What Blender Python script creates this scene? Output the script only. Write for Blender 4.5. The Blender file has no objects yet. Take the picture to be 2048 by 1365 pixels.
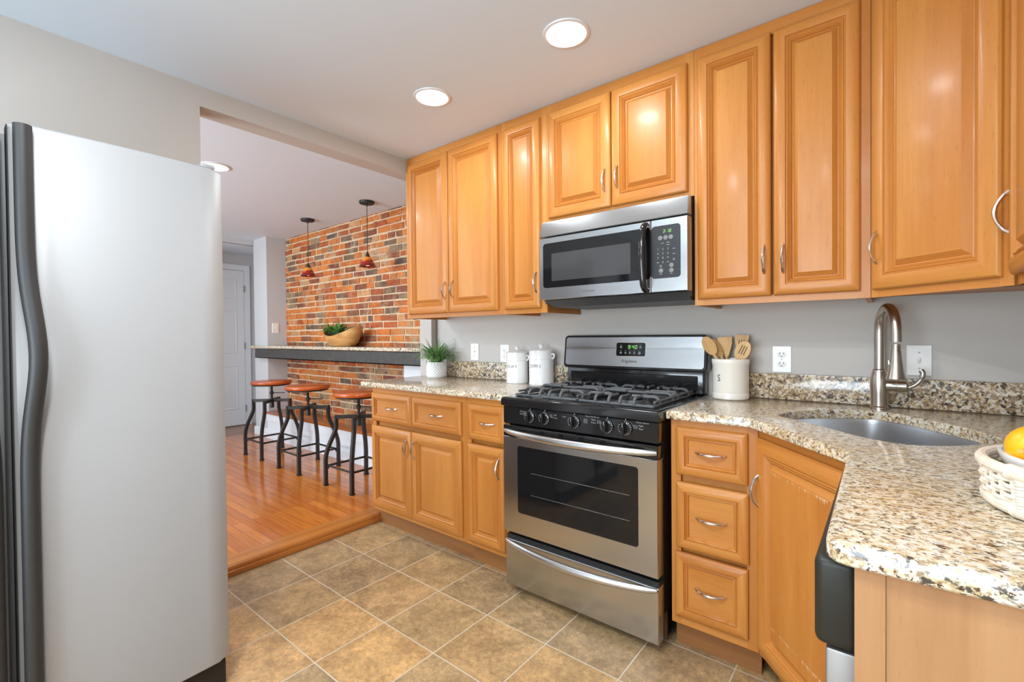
import bpy, bmesh, math, random
from mathutils import Vector, Matrix, Quaternion
random.seed(7)
S = bpy.context.scene
C = S.collection
PI = math.pi

# ------------------------------------------------------------------ camera
HCAM = 1.2126
yaw, pit, rol = math.radians(38.835), math.radians(-0.7212), math.radians(-0.5326)
fw = Vector((-math.sin(yaw)*math.cos(pit), math.cos(yaw)*math.cos(pit), math.sin(pit)))
r0 = Vector((math.cos(yaw), math.sin(yaw), 0)); u0 = r0.cross(fw)
rr = math.cos(rol)*r0 + math.sin(rol)*u0
uu = -math.sin(rol)*r0 + math.cos(rol)*u0
cam = bpy.data.cameras.new('camera'); cam.sensor_width = 36; cam.lens = 933.77/2048*36
cam.clip_start = 0.02
co = bpy.data.objects.new('camera', cam); C.objects.link(co)
M3 = Matrix((rr, uu, -fw)).transposed()
co.matrix_world = Matrix.Translation((0, 0, HCAM)) @ M3.to_4x4()
S.camera = co

# ------------------------------------------------------------------ view, world, large lights
S.view_settings.view_transform = 'Standard'; S.view_settings.look = 'None'
S.view_settings.gamma = 1; S.view_settings.use_curve_mapping = False
S.view_settings.exposure = 0.0
W = bpy.data.worlds.new('world'); S.world = W; W.use_nodes = True
W.node_tree.nodes['Background'].inputs[0].default_value = (0.80, 0.88, 1.0, 1)
W.node_tree.nodes['Background'].inputs[1].default_value = 1.0

def area(name, loc, rot, sx, sy, power, col=(1, 1, 1), spread=None):
    l = bpy.data.lights.new(name, 'AREA'); l.shape = 'RECTANGLE'; l.size = sx; l.size_y = sy
    l.energy = power; l.color = col
    if spread: l.spread = spread
    o = bpy.data.objects.new(name, l); C.objects.link(o); o.location = loc; o.rotation_euler = rot
    return o
# added area lamps at unseen window openings, tilted up to brighten the ceilings
area('fill_uplight_kitchen', (-0.75, -2.42, 1.25), (PI/2+0.85, 0, 0), 1.7, 1.9, 145, (0.76, 0.90, 1.0))
area('fill_uplight_dining', (-4.2, -2.42, 1.35), (PI/2+0.85, 0, 0), 2.2, 1.7, 250, (0.74, 0.89, 1.0))

# ------------------------------------------------------------------ helpers: nodes
def new_mat(name):
    m = bpy.data.materials.new(name); m.use_nodes = True
    nt = m.node_tree
    return m, nt, nt.nodes['Principled BSDF']
def nd(nt, typ, **kw):
    n = nt.nodes.new(typ)
    for k, v in kw.items():
        if k.startswith('i_'): n.inputs[k[2:]].default_value = v
        else: setattr(n, k, v)
    return n
def lk(nt, a, b): nt.links.new(a, b)
def srgb(r, g, b):
    f = lambda c: ((c/255+0.055)/1.055)**2.4 if c > 10 else c/255/12.92
    return (f(r), f(g), f(b), 1)
def ramp(nt, stops, src, interp='LINEAR'):
    n = nt.nodes.new('ShaderNodeValToRGB'); cr = n.color_ramp; cr.interpolation = interp
    while len(cr.elements) > 1: cr.elements.remove(cr.elements[-1])
    cr.elements[0].position = stops[0][0]; cr.elements[0].color = stops[0][1]
    for p, c in stops[1:]:
        e = cr.elements.new(p); e.color = c
    lk(nt, src, n.inputs[0]); return n
def mixc(nt, fac, a, b, mode='MIX'):
    n = nt.nodes.new('ShaderNodeMix'); n.data_type = 'RGBA'; n.blend_type = mode
    for i, v in ((0, fac), (6, a), (7, b)):
        if hasattr(v, 'is_output') or isinstance(v, bpy.types.NodeSocket): lk(nt, v, n.inputs[i])
        else: n.inputs[i].default_value = v
    return n.outputs[2]
def math_n(nt, op, a, b=None):
    n = nt.nodes.new('ShaderNodeMath'); n.operation = op
    for i, v in ((0, a), (1, b)):
        if v is None: continue
        if isinstance(v, bpy.types.NodeSocket): lk(nt, v, n.inputs[i])
        else: n.inputs[i].default_value = v
    return n.outputs[0]
def coords(nt, scale=(1, 1, 1), rot=(0, 0, 0), loc=(0, 0, 0), rnd=False):
    tc = nt.nodes.new('ShaderNodeTexCoord'); src = tc.outputs['Object']
    if rnd:
        oi = nt.nodes.new('ShaderNodeObjectInfo')
        va = nt.nodes.new('ShaderNodeVectorMath'); va.operation = 'ADD'
        m = math_n(nt, 'MULTIPLY', oi.outputs['Random'], 37.0)
        lk(nt, src, va.inputs[0]); lk(nt, m, va.inputs[1]); src = va.outputs[0]
    mp = nt.nodes.new('ShaderNodeMapping')
    mp.inputs['Scale'].default_value = scale; mp.inputs['Rotation'].default_value = rot; mp.inputs['Location'].default_value = loc
    lk(nt, src, mp.inputs[0]); return mp.outputs[0]
def noise(nt, vec, scale, detail=3, rough=0.5, dist=0.0):
    n = nd(nt, 'ShaderNodeTexNoise', i_Scale=scale, i_Detail=detail, i_Roughness=rough, i_Distortion=dist)
    lk(nt, vec, n.inputs['Vector']); return n.outputs['Fac']
def bump(nt, b, h, strength=0.2, dist=0.002):
    n = nd(nt, 'ShaderNodeBump', i_Strength=strength, i_Distance=dist)
    lk(nt, h, n.inputs['Height']); lk(nt, n.outputs[0], b.inputs['Normal'])
def plain(name, col, rough=0.5, metal=0.0, coat=0.0, spec=0.5):
    m, nt, b = new_mat(name)
    b.inputs['Base Color'].default_value = col; b.inputs['Roughness'].default_value = rough
    b.inputs['Metallic'].default_value = metal; b.inputs['Coat Weight'].default_value = coat
    b.inputs['Specular IOR Level'].default_value = spec
    return m
def speckled(name, col, rough, amt=0.12, scale=60, bmp=0.0, metal=0.0):
    m, nt, b = new_mat(name)
    v = coords(nt); n = noise(nt, v, scale, 4)
    d = tuple(c*(1-amt) for c in col[:3])+(1,); l = tuple(min(1, c*(1+amt)) for c in col[:3])+(1,)
    r = ramp(nt, [(0.3, d), (0.7, l)], n); lk(nt, r.outputs[0], b.inputs['Base Color'])
    b.inputs['Roughness'].default_value = rough; b.inputs['Metallic'].default_value = metal
    if bmp: bump(nt, b, n, bmp, 0.002)
    return m
def emit(name, col, strength, base=None):
    m, nt, b = new_mat(name)
    b.inputs['Base Color'].default_value = base or col
    b.inputs['Emission Color'].default_value = col; b.inputs['Emission Strength'].default_value = strength
    return m

def wood(name, dark, mid, light, axis='Z', rough=0.40, coat=0.08, fleck=0.35, rnd=True, gs=1.0):
    m, nt, b = new_mat(name)
    st = {'X': (0.06, 1, 1), 'Y': (1, 0.06, 1), 'Z': (1, 1, 0.06)}[axis]
    st = tuple(s*gs for s in st)
    v = coords(nt, st, rnd=rnd)
    n1 = noise(nt, v, 4.5, 4, 0.55, 0.9)
    r = ramp(nt, [(0.28, dark), (0.5, mid), (0.72, light)], n1)
    n2 = noise(nt, v, 95, 3, 0.6)
    c = mixc(nt, 0.13, r.outputs[0], ramp(nt, [(0.35, (0.55, 0.55, 0.55, 1)), (0.65, (1.15, 1.15, 1.15, 1))], n2).outputs[0], 'MULTIPLY')
    st2 = {'X': (0.16, 1, 1), 'Y': (1, 0.16, 1), 'Z': (1, 1, 0.16)}[axis]
    v2 = coords(nt, st2, rnd=rnd)
    n3 = noise(nt, v2, 240, 1, 0.5)
    fl = ramp(nt, [(0.66, (1, 1, 1, 1)), (0.74, (0.62, 0.5, 0.4, 1))], n3)
    c = mixc(nt, fleck, c, fl.outputs[0], 'MULTIPLY')
    lk(nt, c, b.inputs['Base Color']); b.inputs['Specular IOR Level'].default_value = 0.38
    b.inputs['Roughness'].default_value = rough; b.inputs['Coat Weight'].default_value = coat
    b.inputs['Coat Roughness'].default_value = 0.15
    return m

def granite(name, st=(0.78, 1.0, 0.9), k=1.25, rz=0.30, dk=0.0):
    m, nt, b = new_mat(name)
    st = tuple(q*k for q in st)
    v = coords(nt, st, (0, 0, rz)); v2 = coords(nt, st, (0, 0, rz-0.2), (5, 3, 9)); v3 = coords(nt, (0.7, 1, 1), (0, 0, 0.2), (2, 8, 4))
    big = noise(nt, v3, 4.5, 4, 0.6, 0.5)
    n1 = noise(nt, v, 55, 5, 0.62, 0.3)
    n2 = noise(nt, v2, 85, 4, 0.6, 0.3)
    n3 = noise(nt, v, 130, 4, 0.6, 0.2)
    n4 = noise(nt, v2, 70, 5, 0.62, 0.6)
    base = ramp(nt, [(0.28, srgb(160, 130, 92)), (0.39, srgb(192, 168, 130)), (0.48, srgb(211, 197, 171)), (0.60, srgb(224, 218, 205)), (0.72, srgb(210, 208, 206))], n1)
    c = mixc(nt, ramp(nt, [(0.46, (0, 0, 0, 1)), (0.66, (0.4, 0.4, 0.4, 1))], big).outputs[0], base.outputs[0], srgb(208, 168, 108))
    tb = math_n(nt, 'ADD', n2, math_n(nt, 'MULTIPLY', math_n(nt, 'SUBTRACT', big, 0.5), 0.20))
    c = mixc(nt, ramp(nt, [(0.535-dk, (0, 0, 0, 1)), (0.60-dk, (0.85, 0.85, 0.85, 1))], tb).outputs[0], c, srgb(138, 110, 82))
    c = mixc(nt, ramp(nt, [(0.60, (0, 0, 0, 1)), (0.65, (1, 1, 1, 1))], n3).outputs[0], c, srgb(96, 66, 46))
    tk = math_n(nt, 'SUBTRACT', n4, math_n(nt, 'MULTIPLY', math_n(nt, 'SUBTRACT', big, 0.5), 0.22))
    c = mixc(nt, ramp(nt, [(0.575-dk*0.7, (0, 0, 0, 1)), (0.625-dk*0.7, (0.95, 0.95, 0.95, 1))], tk).outputs[0], c, srgb(62, 54, 46))
    lk(nt, c, b.inputs['Base Color'])
    b.inputs['Roughness'].default_value = 0.14; b.inputs['Coat Weight'].default_value = 0.1
    return m

def brushed(name, col=(0.50, 0.512, 0.525, 1), axis='X', rough=0.22):
    m, nt, b = new_mat(name)
    st = {'X': (0.01, 1, 1), 'Z': (1, 1, 0.01), 'Y': (1, 0.01, 1)}[axis]
    v = coords(nt, st)
    n = noise(nt, v, 1800, 2, 0.6)
    r = ramp(nt, [(0.3, (rough-0.02,)*3+(1,)), (0.7, (rough+0.03,)*3+(1,))], n)
    lk(nt, r.outputs[0], b.inputs['Roughness'])
    b.inputs['Base Color'].default_value = col; b.inputs['Metallic'].default_value = 1
    b.inputs['Anisotropic'].default_value = 0.55
    b.inputs['Anisotropic Rotation'].default_value = 0.0 if axis == 'X' else 0.25
    return m

# ------------------------------------------------------------------ materials
wd, wm, wl = srgb(180, 110, 44), srgb(193, 124, 55), srgb(204, 139, 68)
M_WV = wood('honey_wood_vertical', wd, wm, wl, 'Z')
M_WH = wood('honey_wood_horizontal', wd, wm, wl, 'X')
M_TOE = wood('toe_kick_wood', srgb(138, 90, 48), srgb(152, 102, 58), srgb(162, 112, 66), 'X', 0.5, 0.0, 0.2)  # brown deepened to carry the shade under the cabinets
M_MAPLE = wood('pale_maple', srgb(158, 112, 72), srgb(176, 130, 88), srgb(186, 142, 100), 'Z', 0.45, 0.0, 0.15)
M_BOWLW = wood('carved_wood', srgb(150, 98, 48), srgb(196, 145, 84), srgb(218, 172, 110), 'X', 0.45, 0.0, 0.2, gs=2)
M_UTEN = wood('utensil_wood', srgb(190, 146, 92), srgb(212, 170, 114), srgb(222, 184, 130), 'Z', 0.5, 0.0, 0.2, gs=2)
M_SEAT = wood('seat_wood', srgb(150, 62, 18), srgb(186, 82, 26), srgb(206, 100, 36), 'X', 0.22, 0.4, 0.2)
M_BENCH = wood('bench_wood', srgb(150, 78, 26), srgb(178, 98, 36), srgb(196, 116, 48), 'X', 0.2, 0.4, 0.2)
M_GRAN = granite('speckled_granite')
M_GRANS = granite('speckled_granite_upright', (0.85, 1.0, 0.85), 1.05, 0.0, 0.05)
M_SS = brushed('brushed_steel')
M_SSV = plain('dull_steel', (0.30, 0.285, 0.27, 1), 0.5, 0.9)
M_SSB = plain('satin_steel_bar', (0.62, 0.62, 0.62, 1), 0.3, 1)
M_SINK = brushed('sink_steel', (0.55, 0.55, 0.56, 1), 'X', 0.3)
M_NICK = plain('brushed_nickel', (0.56, 0.51, 0.45, 1), 0.28, 1)
M_CHROME = plain('satin_chrome', (0.78, 0.74, 0.70, 1), 0.2, 1)
M_BLK = plain('black_enamel', (0.010, 0.010, 0.011, 1), 0.14, 0, 0.3)
M_BLKM = plain('black_matte', (0.012, 0.012, 0.012, 1), 0.55)
M_BLKG = plain('black_glass', (0.008, 0.008, 0.009, 1), 0.05, 0, 0.0, 0.4)
M_DKG = plain('dark_grey_plastic', (0.05, 0.05, 0.052, 1), 0.4)
M_IRON = speckled('cast_iron', (0.095, 0.097, 0.10, 1), 0.5, 0.2, 200, 0.2)
M_STOOL = speckled('gunmetal', (0.022, 0.021, 0.019, 1), 0.45, 0.2, 150, 0.1)
M_BEAM = speckled('raw_steel', (0.055, 0.052, 0.047, 1), 0.45, 0.2, 20)
M_WALL = speckled('grey_paint', srgb(190, 183, 176), 0.6, 0.012, 300, 0.03)
M_WALLD = speckled('grey_paint_dining', srgb(196, 194, 194), 0.6, 0.012, 300, 0.03)
M_CEIL = speckled('ceiling_paint', srgb(217, 227, 237), 0.7, 0.01, 200)
M_WHITE = plain('white_trim_paint', srgb(226, 226, 228), 0.35)
M_PLATE = plain('white_plastic', srgb(236, 233, 228), 0.3)
M_SLOT = plain('dark_slot', (0.03, 0.03, 0.03, 1), 0.5)
M_CERA = plain('white_ceramic', srgb(238, 236, 234), 0.12, 0, 0.3)
M_CREAM = plain('cream_ceramic', srgb(238, 230, 218), 0.18, 0, 0.3)
M_INK = plain('grey_ink', srgb(96, 92, 90), 0.6)
M_INKB = plain('black_ink', srgb(30, 28, 28), 0.6)
M_PRINT = plain('white_print', srgb(150, 150, 150), 0.5)
M_FRIDGE = speckled('silver_fridge_paint', (0.375, 0.375, 0.38, 1), 0.42, 0.02, 500, 0.02, 0.12)
M_FSIDE = speckled('fridge_cabinet_grey', (0.18, 0.18, 0.185, 1), 0.5, 0.1, 400, 0.1)
M_FHAND = speckled('fridge_handle_grey', (0.028, 0.028, 0.028, 1), 0.5, 0.08, 400, 0.05)
M_GASK = plain('rubber_gasket', (0.02, 0.02, 0.02, 1), 0.7)
M_DISH = plain('dark_dishwasher_plastic', (0.020, 0.019, 0.014, 1), 0.42, 0, 0, 0.3)
M_LEAF = speckled('leaf_green', (0.13, 0.32, 0.06, 1), 0.45, 0.45, 25)
M_LEAF2 = speckled('grass_green', (0.13, 0.27, 0.08, 1), 0.45, 0.5, 25)
M_LEMON = speckled('lemon_peel', srgb(240, 168, 20), 0.35, 0.06, 160, 0.25)
M_RATTAN = speckled('white_rattan', srgb(228, 214, 194), 0.55, 0.10, 90, 0.1)
M_GREEN7 = emit('green_led', (0.35, 1.0, 0.18, 1), 0.9, (0.02, 0.05, 0.02, 1))
M_LENS = emit('lamp_lens', (1.0, 0.97, 0.92, 1), 4.0)
M_SLOTW = plain('slot_shade', (0.10, 0.055, 0.02, 1), 0.8)
M_ALTB = plain('brass_hinge', srgb(170, 165, 158), 0.35, 0.8)

def shade_glass():
    m, nt, b = new_mat('art_glass_red')
    v = coords(nt)
    sp = nt.nodes.new('ShaderNodeSeparateXYZ'); lk(nt, v, sp.inputs[0])
    n = noise(nt, v, 28, 4, 0.6, 1.5)
    h = math_n(nt, 'ADD', math_n(nt, 'MULTIPLY', sp.outputs[2], 9.5), math_n(nt, 'MULTIPLY', n, 1.0))
    r = ramp(nt, [(0.66, srgb(112, 14, 16)), (0.92, srgb(160, 20, 14)), (1.0, srgb(232, 140, 24))], h)
    n2 = noise(nt, v, 60, 2, 0.6, 1.0)
    c = mixc(nt, ramp(nt, [(0.60, (0, 0, 0, 1)), (0.66, (0.6, 0.6, 0.6, 1))], n2).outputs[0], r.outputs[0], srgb(225, 90, 26))
    lk(nt, c, b.inputs['Base Color']); b.inputs['Roughness'].default_value = 0.1
    b.inputs['Coat Weight'].default_value = 0.4
    return m
M_SHADE = shade_glass()

def tile_mat():
    m, nt, b = new_mat('slate_look_tile')
    v = coords(nt, (1, 1, 1), (0, 0, 0), (1.044, -0.5655, 0))
    bt = nd(nt, 'ShaderNodeTexBrick', offset=0.0, squash=1.0)
    bt.inputs['Scale'].default_value = 1.0; bt.inputs['Brick Width'].default_value = 0.308
    bt.inputs['Row Height'].default_value = 0.308; bt.inputs['Mortar Size'].default_value = 0.0028
    bt.inputs['Mortar Smooth'].default_value = 0.3; bt.inputs['Bias'].default_value = 0.0
    bt.inputs['Color1'].default_value = srgb(156, 131, 98); bt.inputs['Color2'].default_value = srgb(190, 150, 100)
    bt.inputs['Mortar'].default_value = srgb(196, 178, 152)
    lk(nt, v, bt.inputs['Vector'])
    va = nt.nodes.new('ShaderNodeVectorMath'); va.operation = 'MULTIPLY_ADD'
    lk(nt, bt.outputs['Color'], va.inputs[0]); va.inputs[1].default_value = (90, 90, 90); lk(nt, v, va.inputs[2])
    n1 = noise(nt, va.outputs[0], 7, 7, 0.68, 0.5)
    n2 = noise(nt, va.outputs[0], 48, 9, 0.8, 0.4)
    mott = ramp(nt, [(0.33, (0.68, 0.66, 0.64, 1)), (0.5, (1.02, 1.02, 1.0, 1)), (0.64, (1.38, 1.32, 1.22, 1))], n1)
    c = mixc(nt, 0.8, bt.outputs['Color'], mott.outputs[0], 'MULTIPLY')
    fine = ramp(nt, [(0.36, (0.62, 0.61, 0.60, 1)), (0.5, (1, 1, 1, 1)), (0.64, (1.45, 1.40, 1.30, 1))], n2)
    c = mixc(nt, 0.8, c, fine.outputs[0], 'MULTIPLY')
    n4 = noise(nt, va.outputs[0], 130, 6, 0.8)
    pt = math_n(nt, 'MULTIPLY', ramp(nt, [(0.54, (0, 0, 0, 1)), (0.62, (1, 1, 1, 1))], n4).outputs[0], ramp(nt, [(0.45, (0, 0, 0, 1)), (0.62, (0.8, 0.8, 0.8, 1))], n1).outputs[0])
    c = mixc(nt, pt, c, srgb(206, 184, 150))
    c = mixc(nt, bt.outputs['Fac'], c, srgb(206, 192, 170))
    lk(nt, c, b.inputs['Base Color'])
    r = ramp(nt, [(0.3, (0.28,)*3+(1,)), (0.7, (0.45,)*3+(1,))], n2); lk(nt, r.outputs[0], b.inputs['Roughness'])
    h = math_n(nt, 'SUBTRACT', math_n(nt, 'MULTIPLY', n1, 0.4), bt.outputs['Fac'])
    bump(nt, b, h, 0.35, 0.002)
    return m
def plank_mat(name, rot, c1, c2, rough):
    m, nt, b = new_mat(name)
    v = coords(nt, (1, 1, 1), (0, 0, rot))
    bt = nd(nt, 'ShaderNodeTexBrick', offset=0.37, offset_frequency=2, squash=1.0)
    bt.inputs['Scale'].default_value = 1.0; bt.inputs['Brick Width'].default_value = 1.05
    bt.inputs['Row Height'].default_value = 0.060; bt.inputs['Mortar Size'].default_value = 0.0009
    bt.inputs['Bias'].default_value = 0.0
    bt.inputs['Color1'].default_value = c1; bt.inputs['Color2'].default_value = c2
    bt.inputs['Mortar'].default_value = srgb(96, 46, 16)
    lk(nt, v, bt.inputs['Vector'])
    mp = nt.nodes.new('ShaderNodeMapping'); mp.inputs['Scale'].default_value = (0.08, 1, 1); lk(nt, v, mp.inputs[0])
    n1 = noise(nt, mp.outputs[0], 45, 5, 0.65, 0.8)
    c = mixc(nt, 0.75, bt.outputs['Color'], ramp(nt, [(0.3, (0.66, 0.6, 0.55, 1)), (0.65, (1.16, 1.12, 1.1, 1))], n1).outputs[0], 'MULTIPLY')
    lk(nt, c, b.inputs['Base Color']); b.inputs['Roughness'].default_value = rough
    b.inputs['Coat Weight'].default_value = 0.3; b.inputs['Coat Roughness'].default_value = 0.12
    bump(nt, b, math_n(nt, 'SUBTRACT', math_n(nt, 'MULTIPLY', n1, 0.15), bt.outputs['Fac']), 0.15, 0.001)
    return m
M_TILE = tile_mat()
M_OAK = plank_mat('orange_oak_strip', 0, srgb(180, 98, 32), srgb(208, 126, 50), 0.15)
M_HALLF = plank_mat('hall_plank', PI/2, srgb(140, 96, 62), srgb(158, 112, 76), 0.35)
M_NOSE = wood('threshold_oak', srgb(160, 92, 36), srgb(184, 114, 50), srgb(200, 130, 64), 'Y', 0.25, 0.3, 0.3)

def brick_mat():
    m, nt, b = new_mat('old_brick')
    at = nd(nt, 'ShaderNodeAttribute', attribute_name='bcol')
    v = coords(nt)
    n1 = noise(nt, v, 16, 6, 0.7, 0.6); n2 = noise(nt, v, 90, 5, 0.7); n3 = noise(nt, v, 2.6, 5, 0.6, 0.8)
    c = mixc(nt, 0.7, at.outputs['Color'], ramp(nt, [(0.32, (0.42, 0.38, 0.36, 1)), (0.55, (1.08, 1.06, 1.03, 1))], n1).outputs[0], 'MULTIPLY')
    c = mixc(nt, 0.5, c, ramp(nt, [(0.3, (0.7, 0.7, 0.7, 1)), (0.7, (1.2, 1.2, 1.2, 1))], n2).outputs[0], 'MULTIPLY')
    sm = math_n(nt, 'MULTIPLY', ramp(nt, [(0.54, (0, 0, 0, 1)), (0.64, (1, 1, 1, 1))], n3).outputs[0],
                ramp(nt, [(0.42, (0, 0, 0, 1)), (0.55, (1, 1, 1, 1))], n1).outputs[0])
    c = mixc(nt, sm, c, srgb(164, 142, 112))
    n5 = noise(nt, v, 7.5, 6, 0.72, 1.0)
    c = mixc(nt, ramp(nt, [(0.52, (0, 0, 0, 1)), (0.68, (0.6, 0.6, 0.6, 1))], n5).outputs[0], c, srgb(184, 136, 86))
    n6 = noise(nt, coords(nt, (1, 1, 1), (0, 0, 0), (3, 1, 7)), 5.0, 5, 0.7, 0.8)
    c = mixc(nt, ramp(nt, [(0.54, (0, 0, 0, 1)), (0.70, (0.6, 0.6, 0.6, 1))], n6).outputs[0], c, srgb(112, 82, 60))
    lk(nt, c, b.inputs['Base Color']); b.inputs['Roughness'].default_value = 0.75
    bump(nt, b, math_n(nt, 'ADD', n1, math_n(nt, 'MULTIPLY', n2, 0.5)), 0.5, 0.006)
    return m
M_BRICK = brick_mat()
M_MORT = speckled('lime_mortar', srgb(204, 178, 146), 0.85, 0.15, 40, 0.5)

# ------------------------------------------------------------------ helpers: mesh
def BM(): return bmesh.new()
def quad(bm, pts, mi=0):
    f = bm.faces.new([bm.verts.new(p) for p in pts]); f.material_index = mi; return f
def box(bm, x0, x1, y0, y1, z0, z1, bev=0.0, seg=2, mi=0):
    x0, x1 = min(x0, x1), max(x0, x1); y0, y1 = min(y0, y1), max(y0, y1); z0, z1 = min(z0, z1), max(z0, z1)
    vs = [bm.verts.new((x, y, z)) for z in (z0, z1) for y in (y0, y1) for x in (x0, x1)]
    fs = [(0, 2, 3, 1), (4, 5, 7, 6), (0, 1, 5, 4), (2, 6, 7, 3), (0, 4, 6, 2), (1, 3, 7, 5)]
    F = []
    for f in fs:
        q = bm.faces.new([vs[i] for i in f]); q.material_index = mi; F.append(q)
    if bev:
        es = list({e for f in F for e in f.edges})
        r = bmesh.ops.bevel(bm, geom=es, offset=bev, segments=seg, profile=0.5, affect='EDGES')
        for f in r['faces']: f.material_index = mi
    return vs
def lathe(bm, prof, cx=0, cy=0, cz=0, n=32, axis='Z', sx=1, sy=1, mi=0, cap=True):
    rings = []
    for r, h in prof:
        ring = []
        for k in range(n):
            a = 2*PI*k/n; x, y = r*math.cos(a)*sx, r*math.sin(a)*sy
            p = {'Z': (cx+x, cy+y, cz+h), 'Y': (cx+x, cy-h, cz+y), 'X': (cx+h, cy+x, cz+y)}[axis]
            ring.append(bm.verts.new(p))
        rings.append(ring)
    for a, b in zip(rings, rings[1:]):
        for k in range(n):
            f = bm.faces.new((a[k], a[(k+1) % n], b[(k+1) % n], b[k])); f.material_index = mi
    if cap:
        if prof[0][0] > 1e-4: bm.faces.new(rings[0][::-1]).material_index = mi
        if prof[-1][0] > 1e-4: bm.faces.new(rings[-1]).material_index = mi
    return rings
def sweep(bm, pts, rad, n=10, square=False, cap=True, closed=False, flat=1.0, up=(0, 0, 1), mi=0):
    pts = [Vector(p) for p in pts]; N = len(pts)
    rads = rad if isinstance(rad, (list, tuple)) else [rad]*N
    prev = None; rings = []
    for i, p in enumerate(pts):
        if closed: t = pts[(i+1) % N]-pts[i-1]
        elif i == 0: t = pts[1]-p
        elif i == N-1: t = p-pts[-2]
        else: t = (pts[i+1]-p).normalized()+(p-pts[i-1]).normalized()
        t.normalize()
        if prev is None:
            u = Vector(up)
            if abs(u.dot(t)) > 0.95: u = Vector((1, 0, 0))
            a = (u-t*u.dot(t)).normalized()
        else:
            a = (prev-t*prev.dot(t)).normalized()
        prev = a; b = t.cross(a)
        k_ = 1.0
        if 0 < i < N-1 and not closed:
            c = (pts[i+1]-p).normalized().dot((p-pts[i-1]).normalized())
            k_ = 1/max(0.6, math.sqrt((1+c)/2))
        ring = []
        m = 4 if square else n
        for k in range(m):
            an = 2*PI*k/m+(PI/4 if square else 0); R = rads[i]*(1.414 if square else 1)
            ring.append(bm.verts.new(p+(a*math.cos(an)*flat+b*math.sin(an))*R*(k_ if square else 1)))
        rings.append(ring)
    m = len(rings[0])
    pairs = list(zip(rings, rings[1:]))+([(rings[-1], rings[0])] if closed else [])
    for A, B in pairs:
        for k in range(m):
            f = bm.faces.new((A[k], A[(k+1) % m], B[(k+1) % m], B[k])); f.material_index = mi
    if cap and not closed:
        bm.faces.new(rings[0][::-1]).material_index = mi; bm.faces.new(rings[-1]).material_index = mi
def smooth_path(ctrl, per=6, closed=False):
    c = [Vector(p) for p in ctrl]; out = []; n = len(c)
    rng = range(n) if closed else range(n-1)
    for i in rng:
        p0 = c[(i-1) % n] if closed or i > 0 else c[0]
        p1 = c[i]; p2 = c[(i+1) % n]; p3 = c[(i+2) % n] if closed or i+2 < n else c[-1]
        for k in range(per):
            t = k/per
            out.append(0.5*((2*p1)+(p2-p0)*t+(2*p0-5*p1+4*p2-p3)*t*t+(3*p1-p0-3*p2+p3)*t**3))
    if not closed: out.append(c[-1])
    return out
def link(name, bm, mats, parent=None, smooth=True, ang=35, loc=None):
    bmesh.ops.recalc_face_normals(bm, faces=bm.faces)
    me = bpy.data.meshes.new(name); bm.to_mesh(me); bm.free()
    for m in (mats if isinstance(mats, (list, tuple)) else [mats]): me.materials.append(m)
    if smooth:
        for p in me.polygons: p.use_smooth = True
        me.set_sharp_from_angle(angle=math.radians(ang))
    o = bpy.data.objects.new(name, me); C.objects.link(o)
    if parent is not None: o.parent = parent
    if loc: o.location = loc
    return o
def tag(o, label=None, cat=None, group=None, kind=None):
    if label: o['label'] = label
    if cat: o['category'] = cat
    if group: o['group'] = group
    if kind: o['kind'] = kind
    return o
def thing(name, label, cat, loc=(0, 0, 0), rz=0.0, group=None):
    o = bpy.data.objects.new(name, None); C.objects.link(o); o.empty_display_size = 0.05
    o.location = loc; o.rotation_euler = (0, 0, rz)
    return tag(o, label, cat, group)
def struct(name, bm, m, smooth=False, parent=None):
    o = link(name, bm, m, parent, smooth)
    if parent is None: o['kind'] = 'structure'
    return o
def text_into(bm, s, size, fn, mi=0, align='CENTER'):
    cu = bpy.data.curves.new('t', 'FONT'); cu.body = s; cu.size = size; cu.align_x = align; cu.align_y = 'CENTER'
    cu.resolution_u = 3
    o = bpy.data.objects.new('t', cu); C.objects.link(o)
    dg = bpy.context.evaluated_depsgraph_get(); dg.update()
    me = bpy.data.meshes.new_from_object(o.evaluated_get(dg))
    vs = [bm.verts.new(fn(v.co.x, v.co.y)) for v in me.vertices]
    for p in me.polygons:
        try: bm.faces.new([vs[i] for i in p.vertices]).material_index = mi
        except ValueError: pass
    bpy.data.objects.remove(o); bpy.data.meshes.remove(me); bpy.data.curves.remove(cu)

# ------------------------------------------------------------------ the setting
WY = 2.34; XL = -2.50; XR = 0.575; ZC = 2.39; ZD = 2.38; FD = 0.055; YB_ = -2.5; BY = 2.68
def panel(name, m, *b): 
    bm = BM(); box(bm, *b); return struct(name, bm, m)
bm = BM(); box(bm, -2.655, XR, YB_, WY, -0.1, 0.0); floor = struct('floor', bm, M_TILE)
bm = BM(); box(bm, -6.02, -2.62, YB_, BY+0.1, -0.1, FD); struct('floor.001', bm, M_OAK)
bm = BM(); box(bm, -6.75, -6.02, 0.8, BY+0.1, -0.1, FD+0.001); struct('floor.002', bm, M_HALLF)
panel('ceiling', M_CEIL, -2.56, XR+0.1, YB_-0.1, WY+0.1, ZC, ZC+0.1)
panel('ceiling.001', M_CEIL, -6.05, -2.56, YB_-0.1, BY+0.15, ZD, ZD+0.11)
panel('ceiling.002', M_CEIL, -6.80, -6.05, 0.7, BY+0.15, 2.315, 2.40)
panel('wall_back', M_WALL, -2.59, XR+0.1, WY, WY+0.12, -0.1, ZC)
panel('wall_right', M_WALL, XR, XR+0.1, YB_, WY, -0.1, ZC)
# wall behind the refrigerator, ending at the opening; header beam carries on over the opening
panel('wall_left', M_WALL, XL-0.12, XL, YB_, 0.80, 0.0, ZC)
panel('trim_1', M_WALL, XL-0.12, XL, 0.80, WY, 2.295, ZC)
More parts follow.
